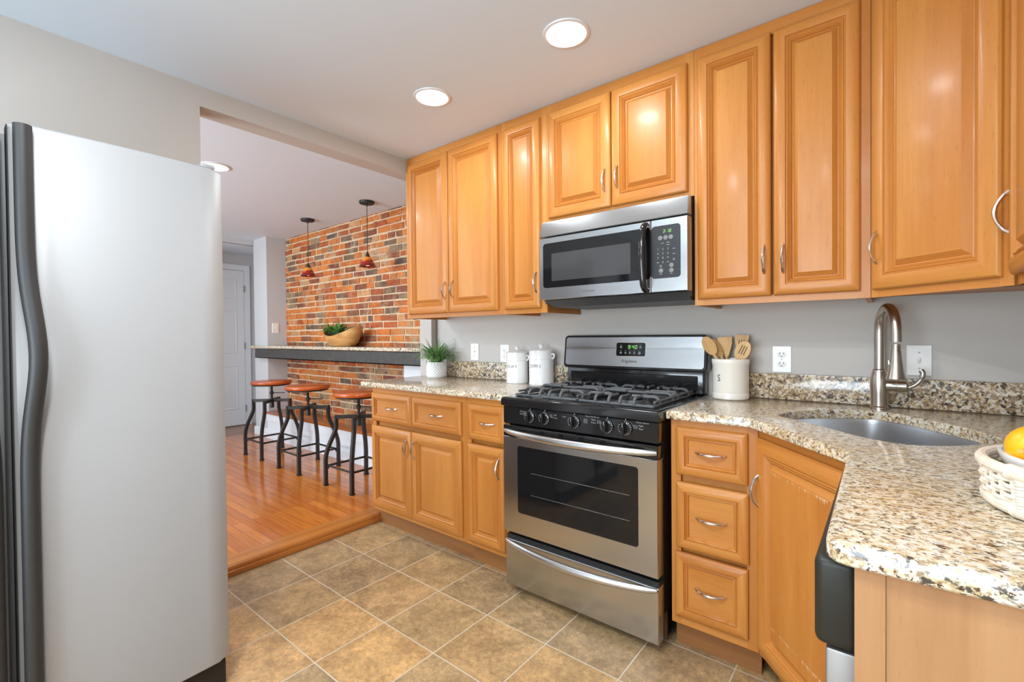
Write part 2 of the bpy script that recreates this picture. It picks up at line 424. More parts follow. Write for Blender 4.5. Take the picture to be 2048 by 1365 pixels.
# pier between the kitchen wall and the brick
panel('wall_pier', M_WALL, -2.725, -2.60, 2.29, BY, 0.0, ZD)
panel('wall_knee', M_WHITE, -3.14, -2.725, 2.46, BY, FD, 0.972)
# front wall behind the camera with a glazed opening, dining front wall with a window opening
bm = BM()
for b in ((-2.62, -1.65, 0, ZC), (0.15, XR, 0, ZC), (-1.65, 0.15, 2.32, ZC), (-1.65, 0.15, 0, 0.18)):
    box(bm, b[0], b[1], YB_-0.12, YB_, b[2], b[3])
struct('wall_front', bm, M_WALL)
bm = BM()
for b in ((-6.05, -5.35, 0, ZD), (-3.05, -2.62, 0, ZD), (-5.35, -3.05, 2.36, ZD), (-5.35, -3.05, 0, 0.32)):
    box(bm, b[0], b[1], YB_-0.12, YB_, b[2], b[3])
struct('wall_front.001', bm, M_WALLD)
for i, (x0, x1, z0, z1) in enumerate(((-1.65, 0.15, 0.18, 2.32), (-5.35, -3.05, 0.32, 2.36))):
    bm = BM()
    for b in ((x0, x0+0.05, z0, z1), (x1-0.05, x1, z0, z1), (x0, x1, z0, z0+0.05), (x0, x1, z1-0.05, z1), ((x0+x1)/2-0.025, (x0+x1)/2+0.025, z0, z1)):
        box(bm, b[0], b[1], YB_-0.10, YB_-0.03, b[2], b[3])
    struct('window_%d' % (i+1), bm, M_WHITE)
# dining far wall with the hall opening, header, pier with the light switch
panel('wall_far', M_WALLD, -6.05, -5.93, YB_, 1.25, 0, ZD)
panel('trim_2', M_WALLD, -6.05, -5.93, 1.25, 2.43, 2.318, ZD)
panel('wall_pier.001', M_WALLD, -5.93, -5.59, 2.435, BY+0.05, 0, ZD)
panel('wall_hall', M_WALLD, -6.78, -6.66, 0.7, BY+0.15, 0, 2.32)
panel('wall_hall.001', M_WALLD, -6.66, -5.93, BY+0.05, BY+0.15, 0, 2.32)
panel('wall_hall.002', M_WALLD, -6.66, -6.05, 0.7, 0.8, 0, 2.32)
# baseboards
def baseb(name, x0, x1, y0, y1, nx, ny, z0=FD):
    bm = BM()
    box(bm, x0, x1, y0, y1, z0, z0+0.075)
    ix, iy = nx*0.004, ny*0.004
    box(bm, x0-min(ix, 0)*1.0 if nx < 0 else x0, x1-max(ix, 0), y0-min(iy, 0), y1-max(iy, 0), z0+0.075, z0+0.095)
    struct(name, bm, M_WHITE)
baseb('baseboard_pier', -5.945, -5.59, 2.420, 2.435, 0, -1)
baseb('baseboard_pier.001', -5.59, -5.575, 2.420, 2.655, 1, 0)
# threshold: rounded nosing and a lower strip
bm = BM(); sweep(bm, [(-2.615, 0.62, 0.036), (-2.615, 2.28, 0.036)], 0.022, 12)
box(bm, -2.72, -2.615, 0.62, 2.28, 0.02, 0.0575)
box(bm, -2.66, -2.585, 0.62, 2.28, 0.001, 0.030, 0.006)
struct('trim_3', bm, M_NOSE, True)

# brick wall
def brick_wall():
    bm = BM(); lay = bm.loops.layers.float_color.new('bcol')
    pal = [(196, 106, 40)]*8+[(172, 82, 36)]*5+[(202, 120, 52)]*5+[(134, 74, 48)]*4+[(118, 90, 68)]*2+[(138, 114, 88)]*1+[(198, 146, 98)]*2+[(98, 78, 64)]*1
    z = FD; rnd = random.Random(3); row = 0
    while z < ZD:
        h = 0.0505+rnd.uniform(-0.004, 0.004); x = -5.60-rnd.uniform(0, 0.2)
        header = (row % 6 == 3)
        wav = rnd.uniform(-0.004, 0.004)
        while x < -2.72:
            w = (0.098 if header else 0.195)+rnd.uniform(-0.014, 0.014)
            if rnd.random() < 0.08: w = 0.11
            x1 = min(x+w, -2.70); x0 = max(x, -5.62)
            if x1-x0 > 0.03:
                y = BY-0.0205-rnd.uniform(0, 0.007)
                z1 = min(z+h, ZD+0.02)
                jz = [rnd.uniform(-0.0045, 0.0045) for _ in range(8)]; jx = [rnd.uniform(-0.006, 0.006) for _ in range(8)]
                n0 = len(bm.faces)
                vs = box(bm, x0, x1, y, BY+0.02, z+wav, z1+wav)
                for i, vv in enumerate(vs): vv.co.z += jz[i]; vv.co.x += jx[i]
                es = list({e for v in vs if v.co.y < BY-0.01 for e in v.link_edges if all(q.co.y < BY-0.01 for q in e.verts)})
                bmesh.ops.bevel(bm, geom=es, offset=0.005, segments=2, profile=0.6, affect='EDGES')
                c = srgb(*rnd.choice(pal)); k = rnd.uniform(0.85, 1.12)
                bm.faces.ensure_lookup_table()
                for f in bm.faces[n0:]:
                    for l in f.loops: l[lay] = (c[0]*k, c[1]*k, c[2]*k, 1)
            x += w+0.013+rnd.uniform(-0.004, 0.007)
        z += h+0.0125; row += 1
    return struct('wall_brick', bm, M_BRICK, True)
bw = brick_wall()
bm = BM(); box(bm, -5.60, -2.60, BY-0.0175, BY+0.12, 0, ZD); struct('wall_brick_mortar', bm, M_MORT)
# painted riser with cap moulding below the bench board
panel('wall_bench', M_WHITE, -5.575, -2.74, 2.415, BY-0.03, FD, 0.335)
bm = BM()
box(bm, -5.575, -2.74, 2.398, 2.415, FD, FD+0.085); box(bm, -5.575, -2.74, 2.404, 2.415, FD+0.085, FD+0.10)
box(bm, -5.575, -2.74, 2.405, 2.415, 0.255, 0.335)
struct('baseboard_bench', bm, M_WHITE)

# hall door
d = bpy.data.objects.new('door_1', None); C.objects.link(d); d['kind'] = 'structure'; d.location = (-6.66, 2.60, FD)
def hall_door():
    # leaf lies in the X = const wall, facing +X, y from -0.80 to 0 (hinges at y = 0)
    bm = BM(); box(bm, 0.0, 0.025, -0.80, -0.004, 0.012, 2.035)
    lf = link('door_leaf', bm, M_WHITE, d, False)
    for y0, y1 in ((-0.71, -0.44), (-0.36, -0.09)):
        for z0, z1 in ((0.22, 0.80), (0.95, 1.52), (1.66, 1.92)):
            bm = BM()
            rg = [(0, 0.0255), (0.012, 0.0305), (0.024, 0.026), (0.045, 0.030)]
            rs = []
            for i, x in rg:
                rs.append([bm.verts.new(p) for p in ((x, y0+i, z0+i), (x, y1-i, z0+i), (x, y1-i, z1-i), (x, y0+i, z1-i))])
            for a, b in zip(rs, rs[1:]):
                for k in range(4): bm.faces.new((a[k], a[(k+1) % 4], b[(k+1) % 4], b[k]))
            bm.faces.new(rs[-1])
            link('door_panel', bm, M_WHITE, lf, True, 20)
    for z in (0.22, 1.05, 1.80):
        bm = BM(); box(bm, 0.02, 0.034, -0.008, 0.006, z-0.045, z+0.045); link('hinge', bm, M_ALTB, d, False)
    bm = BM(); box(bm, 0.0, 0.022, 0.0, 0.075, 0, 2.11, 0.004); box(bm, 0.0, 0.022, -0.88, -0.80, 0, 2.11, 0.004); box(bm, 0.0, 0.0225, -0.88, 0.075, 2.04, 2.115, 0.004)
    link('door_casing', bm, M_WHITE, d, False)
hall_door()

# ------------------------------------------------------------------ cabinets (local frame: x along the face, front looks to -y, face frame front at y = 0)
def ring_door(bm, x0, x1, z0, z1, rings, flat_last=True, side_mi=0, rail_mi=1, panel_mi=0, ymax=0.0):
    rs = []
    for i, y in [(0, ymax)]+rings:
        rs.append([bm.verts.new(p) for p in ((x0+i, y, z0+i), (x1-i, y, z0+i), (x1-i, y, z1-i), (x0+i, y, z1-i))])
    for j, (a, b) in enumerate(zip(rs, rs[1:])):
        for k in range(4):
            f = bm.faces.new((a[k], a[(k+1) % 4], b[(k+1) % 4], b[k]))
            f.material_index = rail_mi if k in (0, 2) else side_mi
    f = bm.faces.new(rs[-1]); f.material_index = panel_mi
    bm.faces.new(rs[0][::-1])
DOOR_R = [(0, -0.010), (0.003, -0.0150), (0.007, -0.0175), (0.020, -0.0225), (0.034, -0.0235), (0.044, -0.0210), (0.047, -0.0150), (0.0495, -0.0150),
          (0.053, -0.0190), (0.057, -0.0150), (0.059, -0.0115), (0.062, -0.0135), (0.065, -0.0095), (0.068, -0.0025), (0.071, -0.0020), (0.088, -0.0175), (0.092, -0.0180)]
DRAW_R = [(0, -0.011), (0.003, -0.0145), (0.007, -0.0165), (0.016, -0.0212), (0.026, -0.0222), (0.033, -0.0200), (0.0355, -0.0145),
          (0.039, -0.0180), (0.042, -0.0135), (0.0445, -0.0140), (0.048, -0.0075), (0.051, -0.0070)]
def pull(parent, x, z, yb, vertical=True, L=0.104):
    pts = []; rad = []
    for k in range(13):
        t = k/12; s = (t-0.5)*L; o = -0.028*math.sin(PI*min(max(t, 0), 1))**0.7
        pts.append((0, o, s) if vertical else (s, o, 0)); rad.append(0.0042+0.0016*math.cos((t-0.5)*2*PI*1.0)**2)
    bm = BM(); sweep(bm, [(x+p[0], yb+p[1], z+p[2]) for p in pts], rad, 8, up=(1, 0, 0) if vertical else (0, 0, 1))
    return link('pull_handle', bm, M_CHROME, parent)
def add_door(root, x0, x1, z0, z1, hx=None, hz=None, name='door'):
    bm = BM(); w = x1-x0; k = min(1.0, w/0.25)
    ring_door(bm, x0, x1, z0, z1, [(i*(0.9 if w < 0.3 else 1), y) for i, y in DOOR_R])
    o = link(name, bm, [M_WV, M_WH], root, True, 30)
    if hx is not None: pull(o, hx, hz, -0.020)
    return o
def add_drawer(root, x0, x1, z0, z1):
    bm = BM(); ring_door(bm, x0, x1, z0, z1, DRAW_R, panel_mi=1)
    o = link('drawer', bm, [M_WV, M_WH], root, True, 30)
    pull(o, (x0+x1)/2, (z0+z1)/2, -0.007, False)
    return o
def frame_bm(w, z0, z1, rails, stiles, sw=0.038):
    bm = BM()
    for x in stiles: box(bm, x[0], x[1], 0, 0.019, z0, z1, mi=0)
    for r in rails: box(bm, 0.001, w-0.001, 0.0006, 0.0184, r[0], r[1], mi=1)
    return bm
def upper(name, label, x0, x1, z0, doors, depth=0.338, yf=2.0, loc=None, rz=0, ztop=2.388):
    w = x1-x0
    root = thing(name, label, 'cabinet', loc or (x0, yf, z0), rz, 'honey wood wall cabinets')
    H = ztop-z0
    bm = BM()
    box(bm, 0.0005, w-0.0005, 0.019, depth, 0.020, H)                # carcass with recessed underside
    for a in (0.0005, w-0.0155): box(bm, a, a+0.015, 0.019, depth, 0, 0.021)
    link('carcass', bm, M_WV, root, False)
    link('face_frame', frame_bm(w, 0, H, [(0, 0.03), (H-0.05, H)], [(0, 0.036), (w-0.036, w)]), [M_WV, M_WH], root, False)
    for d0, d1, dz0, dz1, hx, hz in doors:
        add_door(root, d0-x0 if loc is None else d0, d1-x0 if loc is None else d1, dz0-z0, dz1-z0, (hx-x0 if loc is None else hx) if hx is not None else None, hz-z0 if hx is not None else None)
    return root
zt, zb = 2.341, 1.353
upper('wall_cabinet', 'two-door honey wood wall cabinet at the left end beside the brick wall', -2.505, -1.673, 1.328,
      [(-2.475, -2.098, zb, zt, -2.118, 1.49), (-2.091, -1.698, zb, zt, -2.048, 1.494)])
upper('wall_cabinet', 'narrow single-door wall cabinet left of the microwave', -1.672, -1.373, 1.328,
      [(-1.651, -1.406, zb, zt, -1.427, 1.487)])
upper('wall_cabinet', 'short two-door wall cabinet directly above the microwave', -1.372, -0.628, 1.787,
      [(-1.354, -1.004, 1.807, zt, -1.030, 1.933), (-0.999, -0.652, 1.807, zt, -0.966, 1.935)])
upper('wall_cabinet', 'tall two-door wall cabinet right of the microwave', -0.627, -0.0455, 1.328,
      [(-0.612, -0.343, zb, zt, -0.365, 1.49), (-0.335, -0.073, zb, zt, -0.302, 1.487)])
# diagonal corner wall cabinet
P0 = Vector((-0.044, 2.0)); P1 = Vector((0.252, 1.738)); dv = P1-P0; wE = dv.length; thE = math.atan2(dv.y, dv.x)
root = thing('corner_wall_cabinet', 'diagonal corner wall cabinet above the faucet', 'cabinet', (P0.x, P0.y, 1.328), thE, 'honey wood wall cabinets')
Hh = 2.388-1.328
def loc2(px, py, th, o): # world xy to local
    d_ = Vector((px, py))-o; return (d_.x*math.cos(th)+d_.y*math.sin(th), -d_.x*math.sin(th)+d_.y*math.cos(th))
poly = [loc2(*p, thE, P0) for p in ((-0.035, 2.010), (0.252+0.004, 1.752), (0.568, 1.752), (0.568, 2.335), (-0.035, 2.335))]
bm = BM()
b0 = [bm.verts.new((x, max(y, 0.019) if i < 2 else y, 0.02)) for i, (x, y) in enumerate(poly)]
b1 = [bm.verts.new((v.co.x, v.co.y, Hh)) for v in b0]
bm.faces.new(b0[::-1]); bm.faces.new(b1)
for k in range(5): bm.faces.new((b0[k], b0[(k+1) % 5], b1[(k+1) % 5], b1[k]))
link('carcass', bm, M_WV, root, False)
link('face_frame', frame_bm(wE, 0, Hh, [(0, 0.03), (Hh-0.05, Hh)], [(0, 0.03), (wE-0.03, wE)]), [M_WV, M_WH], root, False)
add_door(root, 0.014, wE-0.022, zb-1.328, zt-1.328, 0.040, 1.49-1.328)
# wall cabinet on the right wall, facing -X
upper('wall_cabinet', 'wall cabinet on the right wall, cut by the right edge', 0, 0.62, 1.328,
      [(0.018, 0.315, zb, zt, 0.045, 1.51), (0.322, 0.602, zb, zt, 0.575, 1.51)], depth=0.31, loc=(0.258, 1.738, 1.328), rz=-PI/2)

def base_cab(name, label, x0, x1, fronts, yf=1.775, loc=None, rz=0, depth=0.555, toe=True, z0=0.105):
    w = x1-x0
    root = thing(name, label, 'cabinet', loc or (x0, yf, 0), rz, 'honey wood base cabinets')
    bm = BM(); box(bm, 0.0005, w-0.0005, 0.019, depth, z0, 0.886); link('carcass', bm, M_WV, root, False)
    rails = [(z0, z0+0.035), (0.845, 0.888)]
    link('face_frame', frame_bm(w, z0, 0.888, rails, [(0, 0.036), (w-0.036, w)]), [M_WV, M_WH], root, False)
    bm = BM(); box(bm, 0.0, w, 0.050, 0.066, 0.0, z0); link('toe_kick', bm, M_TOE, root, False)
    for kind, a, b, c, d_, h in fronts:
        a, b = (a-x0, b-x0) if loc is None else (a, b)
        if kind == 'D': add_door(root, a, b, c, d_, h[0]-(x0 if loc is None else 0), h[1])
        else: add_drawer(root, a, b, c, d_)
    return root
base_cab('base_cabinet', 'base cabinet with two drawers and two doors at the left end below the grassy plant', -2.585, -1.7455,
         [('R', -2.580, -2.186, 0.676, 0.856, 0), ('R', -2.181, -1.773, 0.676, 0.856, 0),
          ('D', -2.580, -2.187, 0.129, 0.646, (-2.220, 0.545)), ('D', -2.183, -1.772, 0.129, 0.646, (-2.152, 0.545))])
base_cab('base_cabinet', 'narrow base cabinet with one drawer and one door left of the range', -1.745, -1.441,
         [('R', -1.722, -1.465, 0.670, 0.856, 0), ('D', -1.728, -1.472, 0.129, 0.648, (-1.502, 0.545))])
base_cab('base_cabinet', 'base cabinet with a stack of three drawers right of the range', -0.648, -0.347,
         [('R', -0.627, -0.378, 0.681, 0.862, 0), ('R', -0.627, -0.375, 0.404, 0.653, 0), ('R', -0.631, -0.378, 0.139, 0.386, 0)])
Q0 = Vector((-0.345, 1.775)); Q1 = Vector((-0.040, 1.412)); dq = Q1-Q0; wQ = dq.length; thQ = math.atan2(dq.y, dq.x)
root = thing('corner_sink_cabinet', 'diagonal corner sink base cabinet with a worn door', 'cabinet', (Q0.x, Q0.y, 0), thQ, 'honey wood base cabinets')
bm = BM()
poly = [loc2(*p, thQ, Q0) for p in ((-0.338, 1.790), (-0.030, 1.424), (0.568, 1.424), (0.568, 2.335), (-0.338, 2.335))]
b0 = [bm.verts.new((x, max(y, 0.0195) if i < 2 else y, 0.105)) for i, (x, y) in enumerate(poly)]
b1 = [bm.verts.new((v.co.x, v.co.y, 0.66)) for v in b0]
bm.faces.new(b0[::-1]); bm.faces.new(b1)
for k in range(5): bm.faces.new((b0[k], b0[(k+1) % 5], b1[(k+1) % 5], b1[k]))
link('carcass', bm, M_WV, root, False)
link('face_frame', frame_bm(wQ, 0.105, 0.888, [(0.105, 0.135), (0.845, 0.888)], [(0, 0.03), (wQ-0.03, wQ)]), [M_WV, M_WH], root, False)
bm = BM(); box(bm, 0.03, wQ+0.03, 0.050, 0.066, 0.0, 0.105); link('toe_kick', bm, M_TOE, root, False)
# door with worn finish along the panel bevels
def worn(mat):
    m = mat.copy(); nt = m.node_tree; b = nt.nodes['Principled BSDF']
    src = b.inputs['Base Color'].links[0].from_socket
    v = coords(nt, (1, 1, 1)); sp = nt.nodes.new('ShaderNodeSeparateXYZ'); lk(nt, v, sp.inputs[0])
    n = noise(nt, coords(nt, (1, 1, 0.03)), 300, 3, 0.7)
    nl = noise(nt, coords(nt, (1, 1, 0.4)), 11, 2, 0.5)
    def band(z0, L):
        t = math_n(nt, 'MULTIPLY', math_n(nt, 'SUBTRACT', z0, sp.outputs[2]), 1.0/L)
        return ramp(nt, [(0.0, (0, 0, 0, 1)), (0.04, (1, 1, 1, 1)), (0.25, (0.72, 0.72, 0.72, 1)), (1.0, (0, 0, 0, 1))], t).outputs[0]
    f = math_n(nt, 'ADD', band(0.772, 0.07), band(0.262, 0.05))
    f = math_n(nt, 'MULTIPLY', math_n(nt, 'MULTIPLY', f, math_n(nt, 'ADD', nl, 0.45)), n)
    f = math_n(nt, 'MULTIPLY', f, math_n(nt, 'MULTIPLY', math_n(nt, 'GREATER_THAN', sp.outputs[0], 0.098), math_n(nt, 'LESS_THAN', sp.outputs[0], wQ-0.098)))
    f = ramp(nt, [(0.40, (0, 0, 0, 1)), (0.50, (0.7, 0.7, 0.7, 1))], f)
    lk(nt, mixc(nt, f.outputs[0], src, srgb(232, 200, 160)), b.inputs['Base Color'])
    return m
bm = BM(); ring_door(bm, 0.012, wQ-0.012, 0.129, 0.856, DOOR_R)
o = link('door', bm, [worn(M_WV), M_WH], root, True, 30); o['label'] = 'door with finish worn pale along the panel edge'
pull(o, 0.036, 0.68, -0.020)

# end panel and filler beyond the dishwasher
root = thing('end_panel', 'pale maple end panel under the near end of the countertop', 'panel', (-0.036, 0.80, 0))
bm = BM(); box(bm, 0.0, 0.034, 0.0, 0.019, 0, 0.888); link('stile', bm, M_MAPLE, root, False)
bm = BM(); box(bm, 0.0345, 0.60, 0.003, 0.018, 0, 0.888); link('board', bm, M_MAPLE, root, False)

# dishwasher, facing -X
root = thing('dishwasher', 'dishwasher with dark control panel and steel door below the counter end', 'dishwasher', (-0.060, 0.822, 0))
bm = BM(); box(bm, 0.030, 0.55, 0.0, 0.575, 0.09, 0.875); link('tub_body', bm, M_DKG, root, False)
bm = BM(); box(bm, -0.012, 0.030, 0.004, 0.571, 0.115, 0.745, 0.004)
link('door', bm, M_SSV, root)
bm = BM(); box(bm, -0.026, 0.028, -0.001, 0.575, 0.748, 0.880, 0.012, 4); link('control_panel', bm, M_DISH, root)
bm = BM(); box(bm, 0.02, 0.05, 0.004, 0.571, 0.005, 0.11); link('toe_plate', bm, M_BLKM, root, False)

# ------------------------------------------------------------------ granite
def offset_poly(P, d):
    n = len(P); out = []
    for i in range(n):
        a, b, c = Vector(P[i-1]), Vector(P[i]), Vector(P[(i+1) % n])
        e1 = (b-a).normalized(); e2 = (c-b).normalized()
        n1 = Vector((-e1.y, e1.x)); n2 = Vector((-e2.y, e2.x))
        m = (n1+n2); m = m/max(0.2, m.length_squared)*2
        out.append(b+m*d)
    return out
def slab(bm, P, z0, z1, hole=None, r=0.008):
    lv = [(z0, 0.003), (z0+0.003, 0), (z1-r, 0), (z1-r*0.4, r*0.25), (z1-r*0.1, r*0.6), (z1, r)]
    rings = [[bm.verts.new((p.x, p.y, z)) for p in offset_poly(P, d)] for z, d in lv]
    n = len(P)
    for a, b in zip(rings, rings[1:]):
        for k in range(n): bm.faces.new((a[k], a[(k+1) % n], b[(k+1) % n], b[k]))
    if hole is None:
        bm.faces.new(rings[0][::-1]); bm.faces.new(rings[-1]); return
    m = len(hole)
    h0 = [bm.verts.new((p.x, p.y, z0)) for p in hole]; h1 = [bm.verts.new((p.x, p.y, z1-0.003)) for p in hole]
    h2 = [bm.verts.new((p.x, p.y, z1)) for p in offset_poly(hole, -0.004)]
    for a, b in ((h0, h1), (h1, h2)):
        for k in range(m): bm.faces.new((a[k], a[(k+1) % m], b[(k+1) % m], b[k]))
    for outer, inner in ((rings[0], h0), (rings[-1], h2)):
        es = []
        for L in (outer, inner):
            for k in range(len(L)):
                e = bm.edges.get((L[k], L[(k+1) % len(L)])) or bm.edges.new((L[k], L[(k+1) % len(L)]))
                es.append(e)
        bmesh.ops.triangle_fill(bm, edges=es, use_beauty=True, use_dissolve=False)
ZT = 0.921; ZS = 0.889
def local(P, o): return [Vector((p[0]-o[0], p[1]-o[1])) for p in P]
o_ = (-2.05, 1.745)
bm = BM(); slab(bm, local([(-2.672, 1.745), (-1.437, 1.745), (-1.437, 2.338), (-2.60, 2.338), (-2.60, 2.287), (-2.672, 2.287)], o_), 0, ZT-ZS)
tag(link('countertop', bm, M_GRAN, loc=(o_[0], o_[1], ZS)), 'speckled granite countertop left of the range', 'countertop', 'granite countertops')
holeW = [(-0.30, 1.868), (-0.298, 1.92), (-0.280, 1.98), (-0.248, 2.035), (-0.200, 2.090), (-0.146, 2.13), (-0.09, 2.160), (-0.042, 2.170), (0.010, 2.150), (0.057, 2.108),
         (0.110, 2.035), (0.175, 1.945), (0.215, 1.870), (0.235, 1.80), (0.225, 1.742), (0.185, 1.688), (0.150, 1.646), (0.113, 1.612), (0.06, 1.580), (0.007, 1.580), (-0.05, 1.612), (-0.071, 1.632),
         (-0.165, 1.734), (-0.235, 1.800)]
hole = [Vector((p.x, p.y)) for p in smooth_path([(x, y, 0) for x, y in holeW], 3, True)]
hole = hole[::-1]
o2 = (0.0, 1.6)
corner = [(-0.070+0.03*(1-math.cos(a)), 0.785+0.03*(1-math.sin(a))) for a in [k*PI/2/5 for k in range(6)]]
R = [(-0.655, 2.338), (-0.655, 1.743), (-0.367, 1.743), (-0.076, 1.395)]+corner+[(0.570, 0.785), (0.570, 2.338)]
bm = BM(); slab(bm, local(R, o2), 0, ZT-ZS, [Vector((p.x-o2[0], p.y-o2[1])) for p in hole])
tag(link('countertop', bm, M_GRAN, loc=(o2[0], o2[1], ZS)), 'speckled granite countertop wrapping the corner around the sink', 'countertop', 'granite countertops')
def splash(x0, x1, label):
    bm = BM(); box(bm, x0-(x0+x1)/2, x1-(x0+x1)/2, -0.02, 0, 0, 0.111, 0.003)
    tag(link('backsplash', bm, M_GRANS, loc=((x0+x1)/2, WY-0.001, ZT+0.0005)), label, 'backsplash', 'granite backsplash strips')
splash(-2.475, -1.437, 'low granite backsplash strip behind the canisters')
splash(-0.64, 0.570, 'low granite backsplash strip behind the sink faucet')
bm = BM(); box(bm, -0.02, 0, -0.55, 0.55, 0, 0.111, 0.003)
tag(link('backsplash', bm, M_GRANS, loc=(XR-0.001, 1.76, ZT+0.0005)), 'low granite backsplash strip on the right wall', 'backsplash', 'granite backsplash strips')

# sink basin (undermount)
root = thing('sink', 'undermount stainless steel corner sink below the faucet', 'sink', (-0.03, 1.875, ZS-0.2))
bm = BM(); hs = [Vector((p.x+0.03, p.y-1.875)) for p in hole]
prev = None
for k, (d_, z) in enumerate([(-0.022, 0.1985), (-0.003, 0.1985), (-0.001, 0.18), (0.008, 0.06), (0.016, 0.035), (0.05, 0.02), (0.09, 0.012)]):
    P = [bm.verts.new((p.x*(1), p.y, z)) for p in offset_poly(hs, d_)] if d_ < 0.03 else [bm.verts.new((p.x*(1-d_*3), p.y*(1-d_*3), z)) for p in hs]
    if prev:
        for i in range(len(P)): bm.faces.new((prev[i], prev[(i+1) % len(P)], P[(i+1) % len(P)], P[i]))
    prev = P
bm.faces.new(prev)
sk = link('basin', bm, M_SINK, root, True, 60)
bm = BM(); lathe(bm, [(0.0, 0.016), (0.040, 0.016), (0.045, 0.0135), (0.045, 0.012)], 0.02, -0.02, 0, 24); link('drain', bm, M_CHROME, root)

# faucet
root = thing('faucet', 'brushed nickel gooseneck pull-down faucet at the corner sink', 'faucet', (-0.025, 2.255, ZT+0.0005))
bm = BM(); lathe(bm, [(0.030, 0), (0.030, 0.006), (0.0265, 0.010), (0.0262, 0.03), (0.0275, 0.06), (0.029, 0.085), (0.028, 0.11), (0.024, 0.135), (0.021, 0.144), (0.0215, 0.147), (0.0185, 0.150)], n=32)
link('body', bm, M_NICK, root)
hd = Vector((0.047, -0.158, 0)).normalized(); L_ = 0.165
arc = [Vector((0, 0, 0.148)), Vector((0, 0, 0.22)), Vector((0, 0, 0.29))]
for k in range(1, 12):
    a = PI*k/12; arc.append(hd*(L_/2*(1-math.cos(a)))+Vector((0, 0, 0.295+0.083*math.sin(a))))
arc.append(hd*L_+Vector((0, 0, 0.29))); arc.append(hd*L_+Vector((0, 0, 0.255)))
bm = BM(); sweep(bm, arc, 0.0165, 20); link('gooseneck', bm, M_NICK, root, True, 50)
e = hd*L_
bm = BM(); lathe(bm, [(0.013, 0.247), (0.013, 0.236), (0.0138, 0.234), (0.0138, 0.230), (0.013, 0.229), (0.0145, 0.222), (0.0155, 0.215), (0.018, 0.185), (0.022, 0.155), (0.027, 0.131), (0.028, 0.127), (0.024, 0.126)], e.x, e.y, 0, 28)
sp = link('spray_head', bm, M_NICK, root)
bm = BM(); box(bm, e.x-0.022, e.x-0.016, e.y-0.014, e.y-0.006, 0.172, 0.192, 0.002); link('spray_button', bm, M_CHROME, sp)
bm = BM(); lathe(bm, [(0.021, 0.010), (0.0205, 0.048), (0.022, 0.050), (0.0215, 0.078), (0.018, 0.082), (0.008, 0.082)], 0, 0, 0.088, 28, 'X'); link('valve_barrel', bm, M_NICK, root)
bm = BM(); sweep(bm, smooth_path([(0.080, 0, 0.085), (0.093, -0.002, 0.088), (0.108, -0.004, 0.100), (0.120, -0.006, 0.118), (0.124, -0.007, 0.140), (0.118, -0.007, 0.150)], 4), [0.0065]*5+[0.007]*8+[0.0085]*8, 12, up=(0, 1, 0)); link('lever_handle', bm, M_NICK, root)
# soap dispenser by the right end of the sink
root = thing('soap_dispenser', 'thin curved soap dispenser spout at the right edge behind the fruit', 'soap dispenser', (0.40, 2.12, ZT+0.0005))
bm = BM(); lathe(bm, [(0.022, 0), (0.022, 0.006), (0.012, 0.012), (0.010, 0.03), (0.013, 0.035), (0.013, 0.045), (0.004, 0.05)], n=24); link('pump_base', bm, M_CHROME, root)
bm = BM(); sweep(bm, smooth_path([(0, 0, 0.045), (-0.02, -0.01, 0.046), (-0.05, -0.025, 0.046), (-0.07, -0.035, 0.042), (-0.078, -0.04, 0.034)], 4), 0.0045, 10); link('spout', bm, M_CHROME, root)

# ------------------------------------------------------------------ range
def rrect(x0, x1, z0, z1, r, n=5):
    pts = []
    for cx, cz, a0 in ((x1-r, z1-r, 0), (x0+r, z1-r, PI/2), (x0+r, z0+r, PI), (x1-r, z0+r, 1.5*PI)):
        for k in range(n+1):
            a = a0+PI/2*k/n; pts.append((cx+r*math.cos(a), cz+r*math.sin(a)))
    return pts
def plate(bm, pts, y0, y1, mi=0, tilt=None, edge=0.0):
    """front plate in the xz plane: outline pts, front at y0 (towards -y), back at y1"""
    f = (lambda x, y, z: (x, y+tilt*(z-pts[-1][1]), z)) if tilt else (lambda x, y, z: (x, y, z))
    cx = sum(p[0] for p in pts)/len(pts); cz = sum(p[1] for p in pts)/len(pts)
    A = []
    if edge:
        P2 = offset_poly([Vector(p) for p in pts], edge)
        rings = [([f(p.x, y0, p.y) for p in P2]), [f(p[0], y0+edge, p[1]) for p in pts], [f(p[0], y1, p[1]) for p in pts]]
    else:
        rings = [[f(p[0], y0, p[1]) for p in pts], [f(p[0], y1, p[1]) for p in pts]]
    V = [[bm.verts.new(p) for p in r] for r in rings]
    n = len(pts)
    for a, b in zip(V, V[1:]):
        for k in range(n):
            q = bm.faces.new((a[k], a[(k+1) % n], b[(k+1) % n], b[k])); q.material_index = mi
    bm.faces.new(V[0]).material_index = mi; bm.faces.new(V[-1][::-1]).material_index = mi
SEG = {'0': 'abcdef', '1': 'bc', '2': 'abged', '3': 'abgcd', '4': 'fgbc', '5': 'afgcd', '6': 'afgedc', '7': 'abc', '8': 'abcdefg', '9': 'abcdfg'}
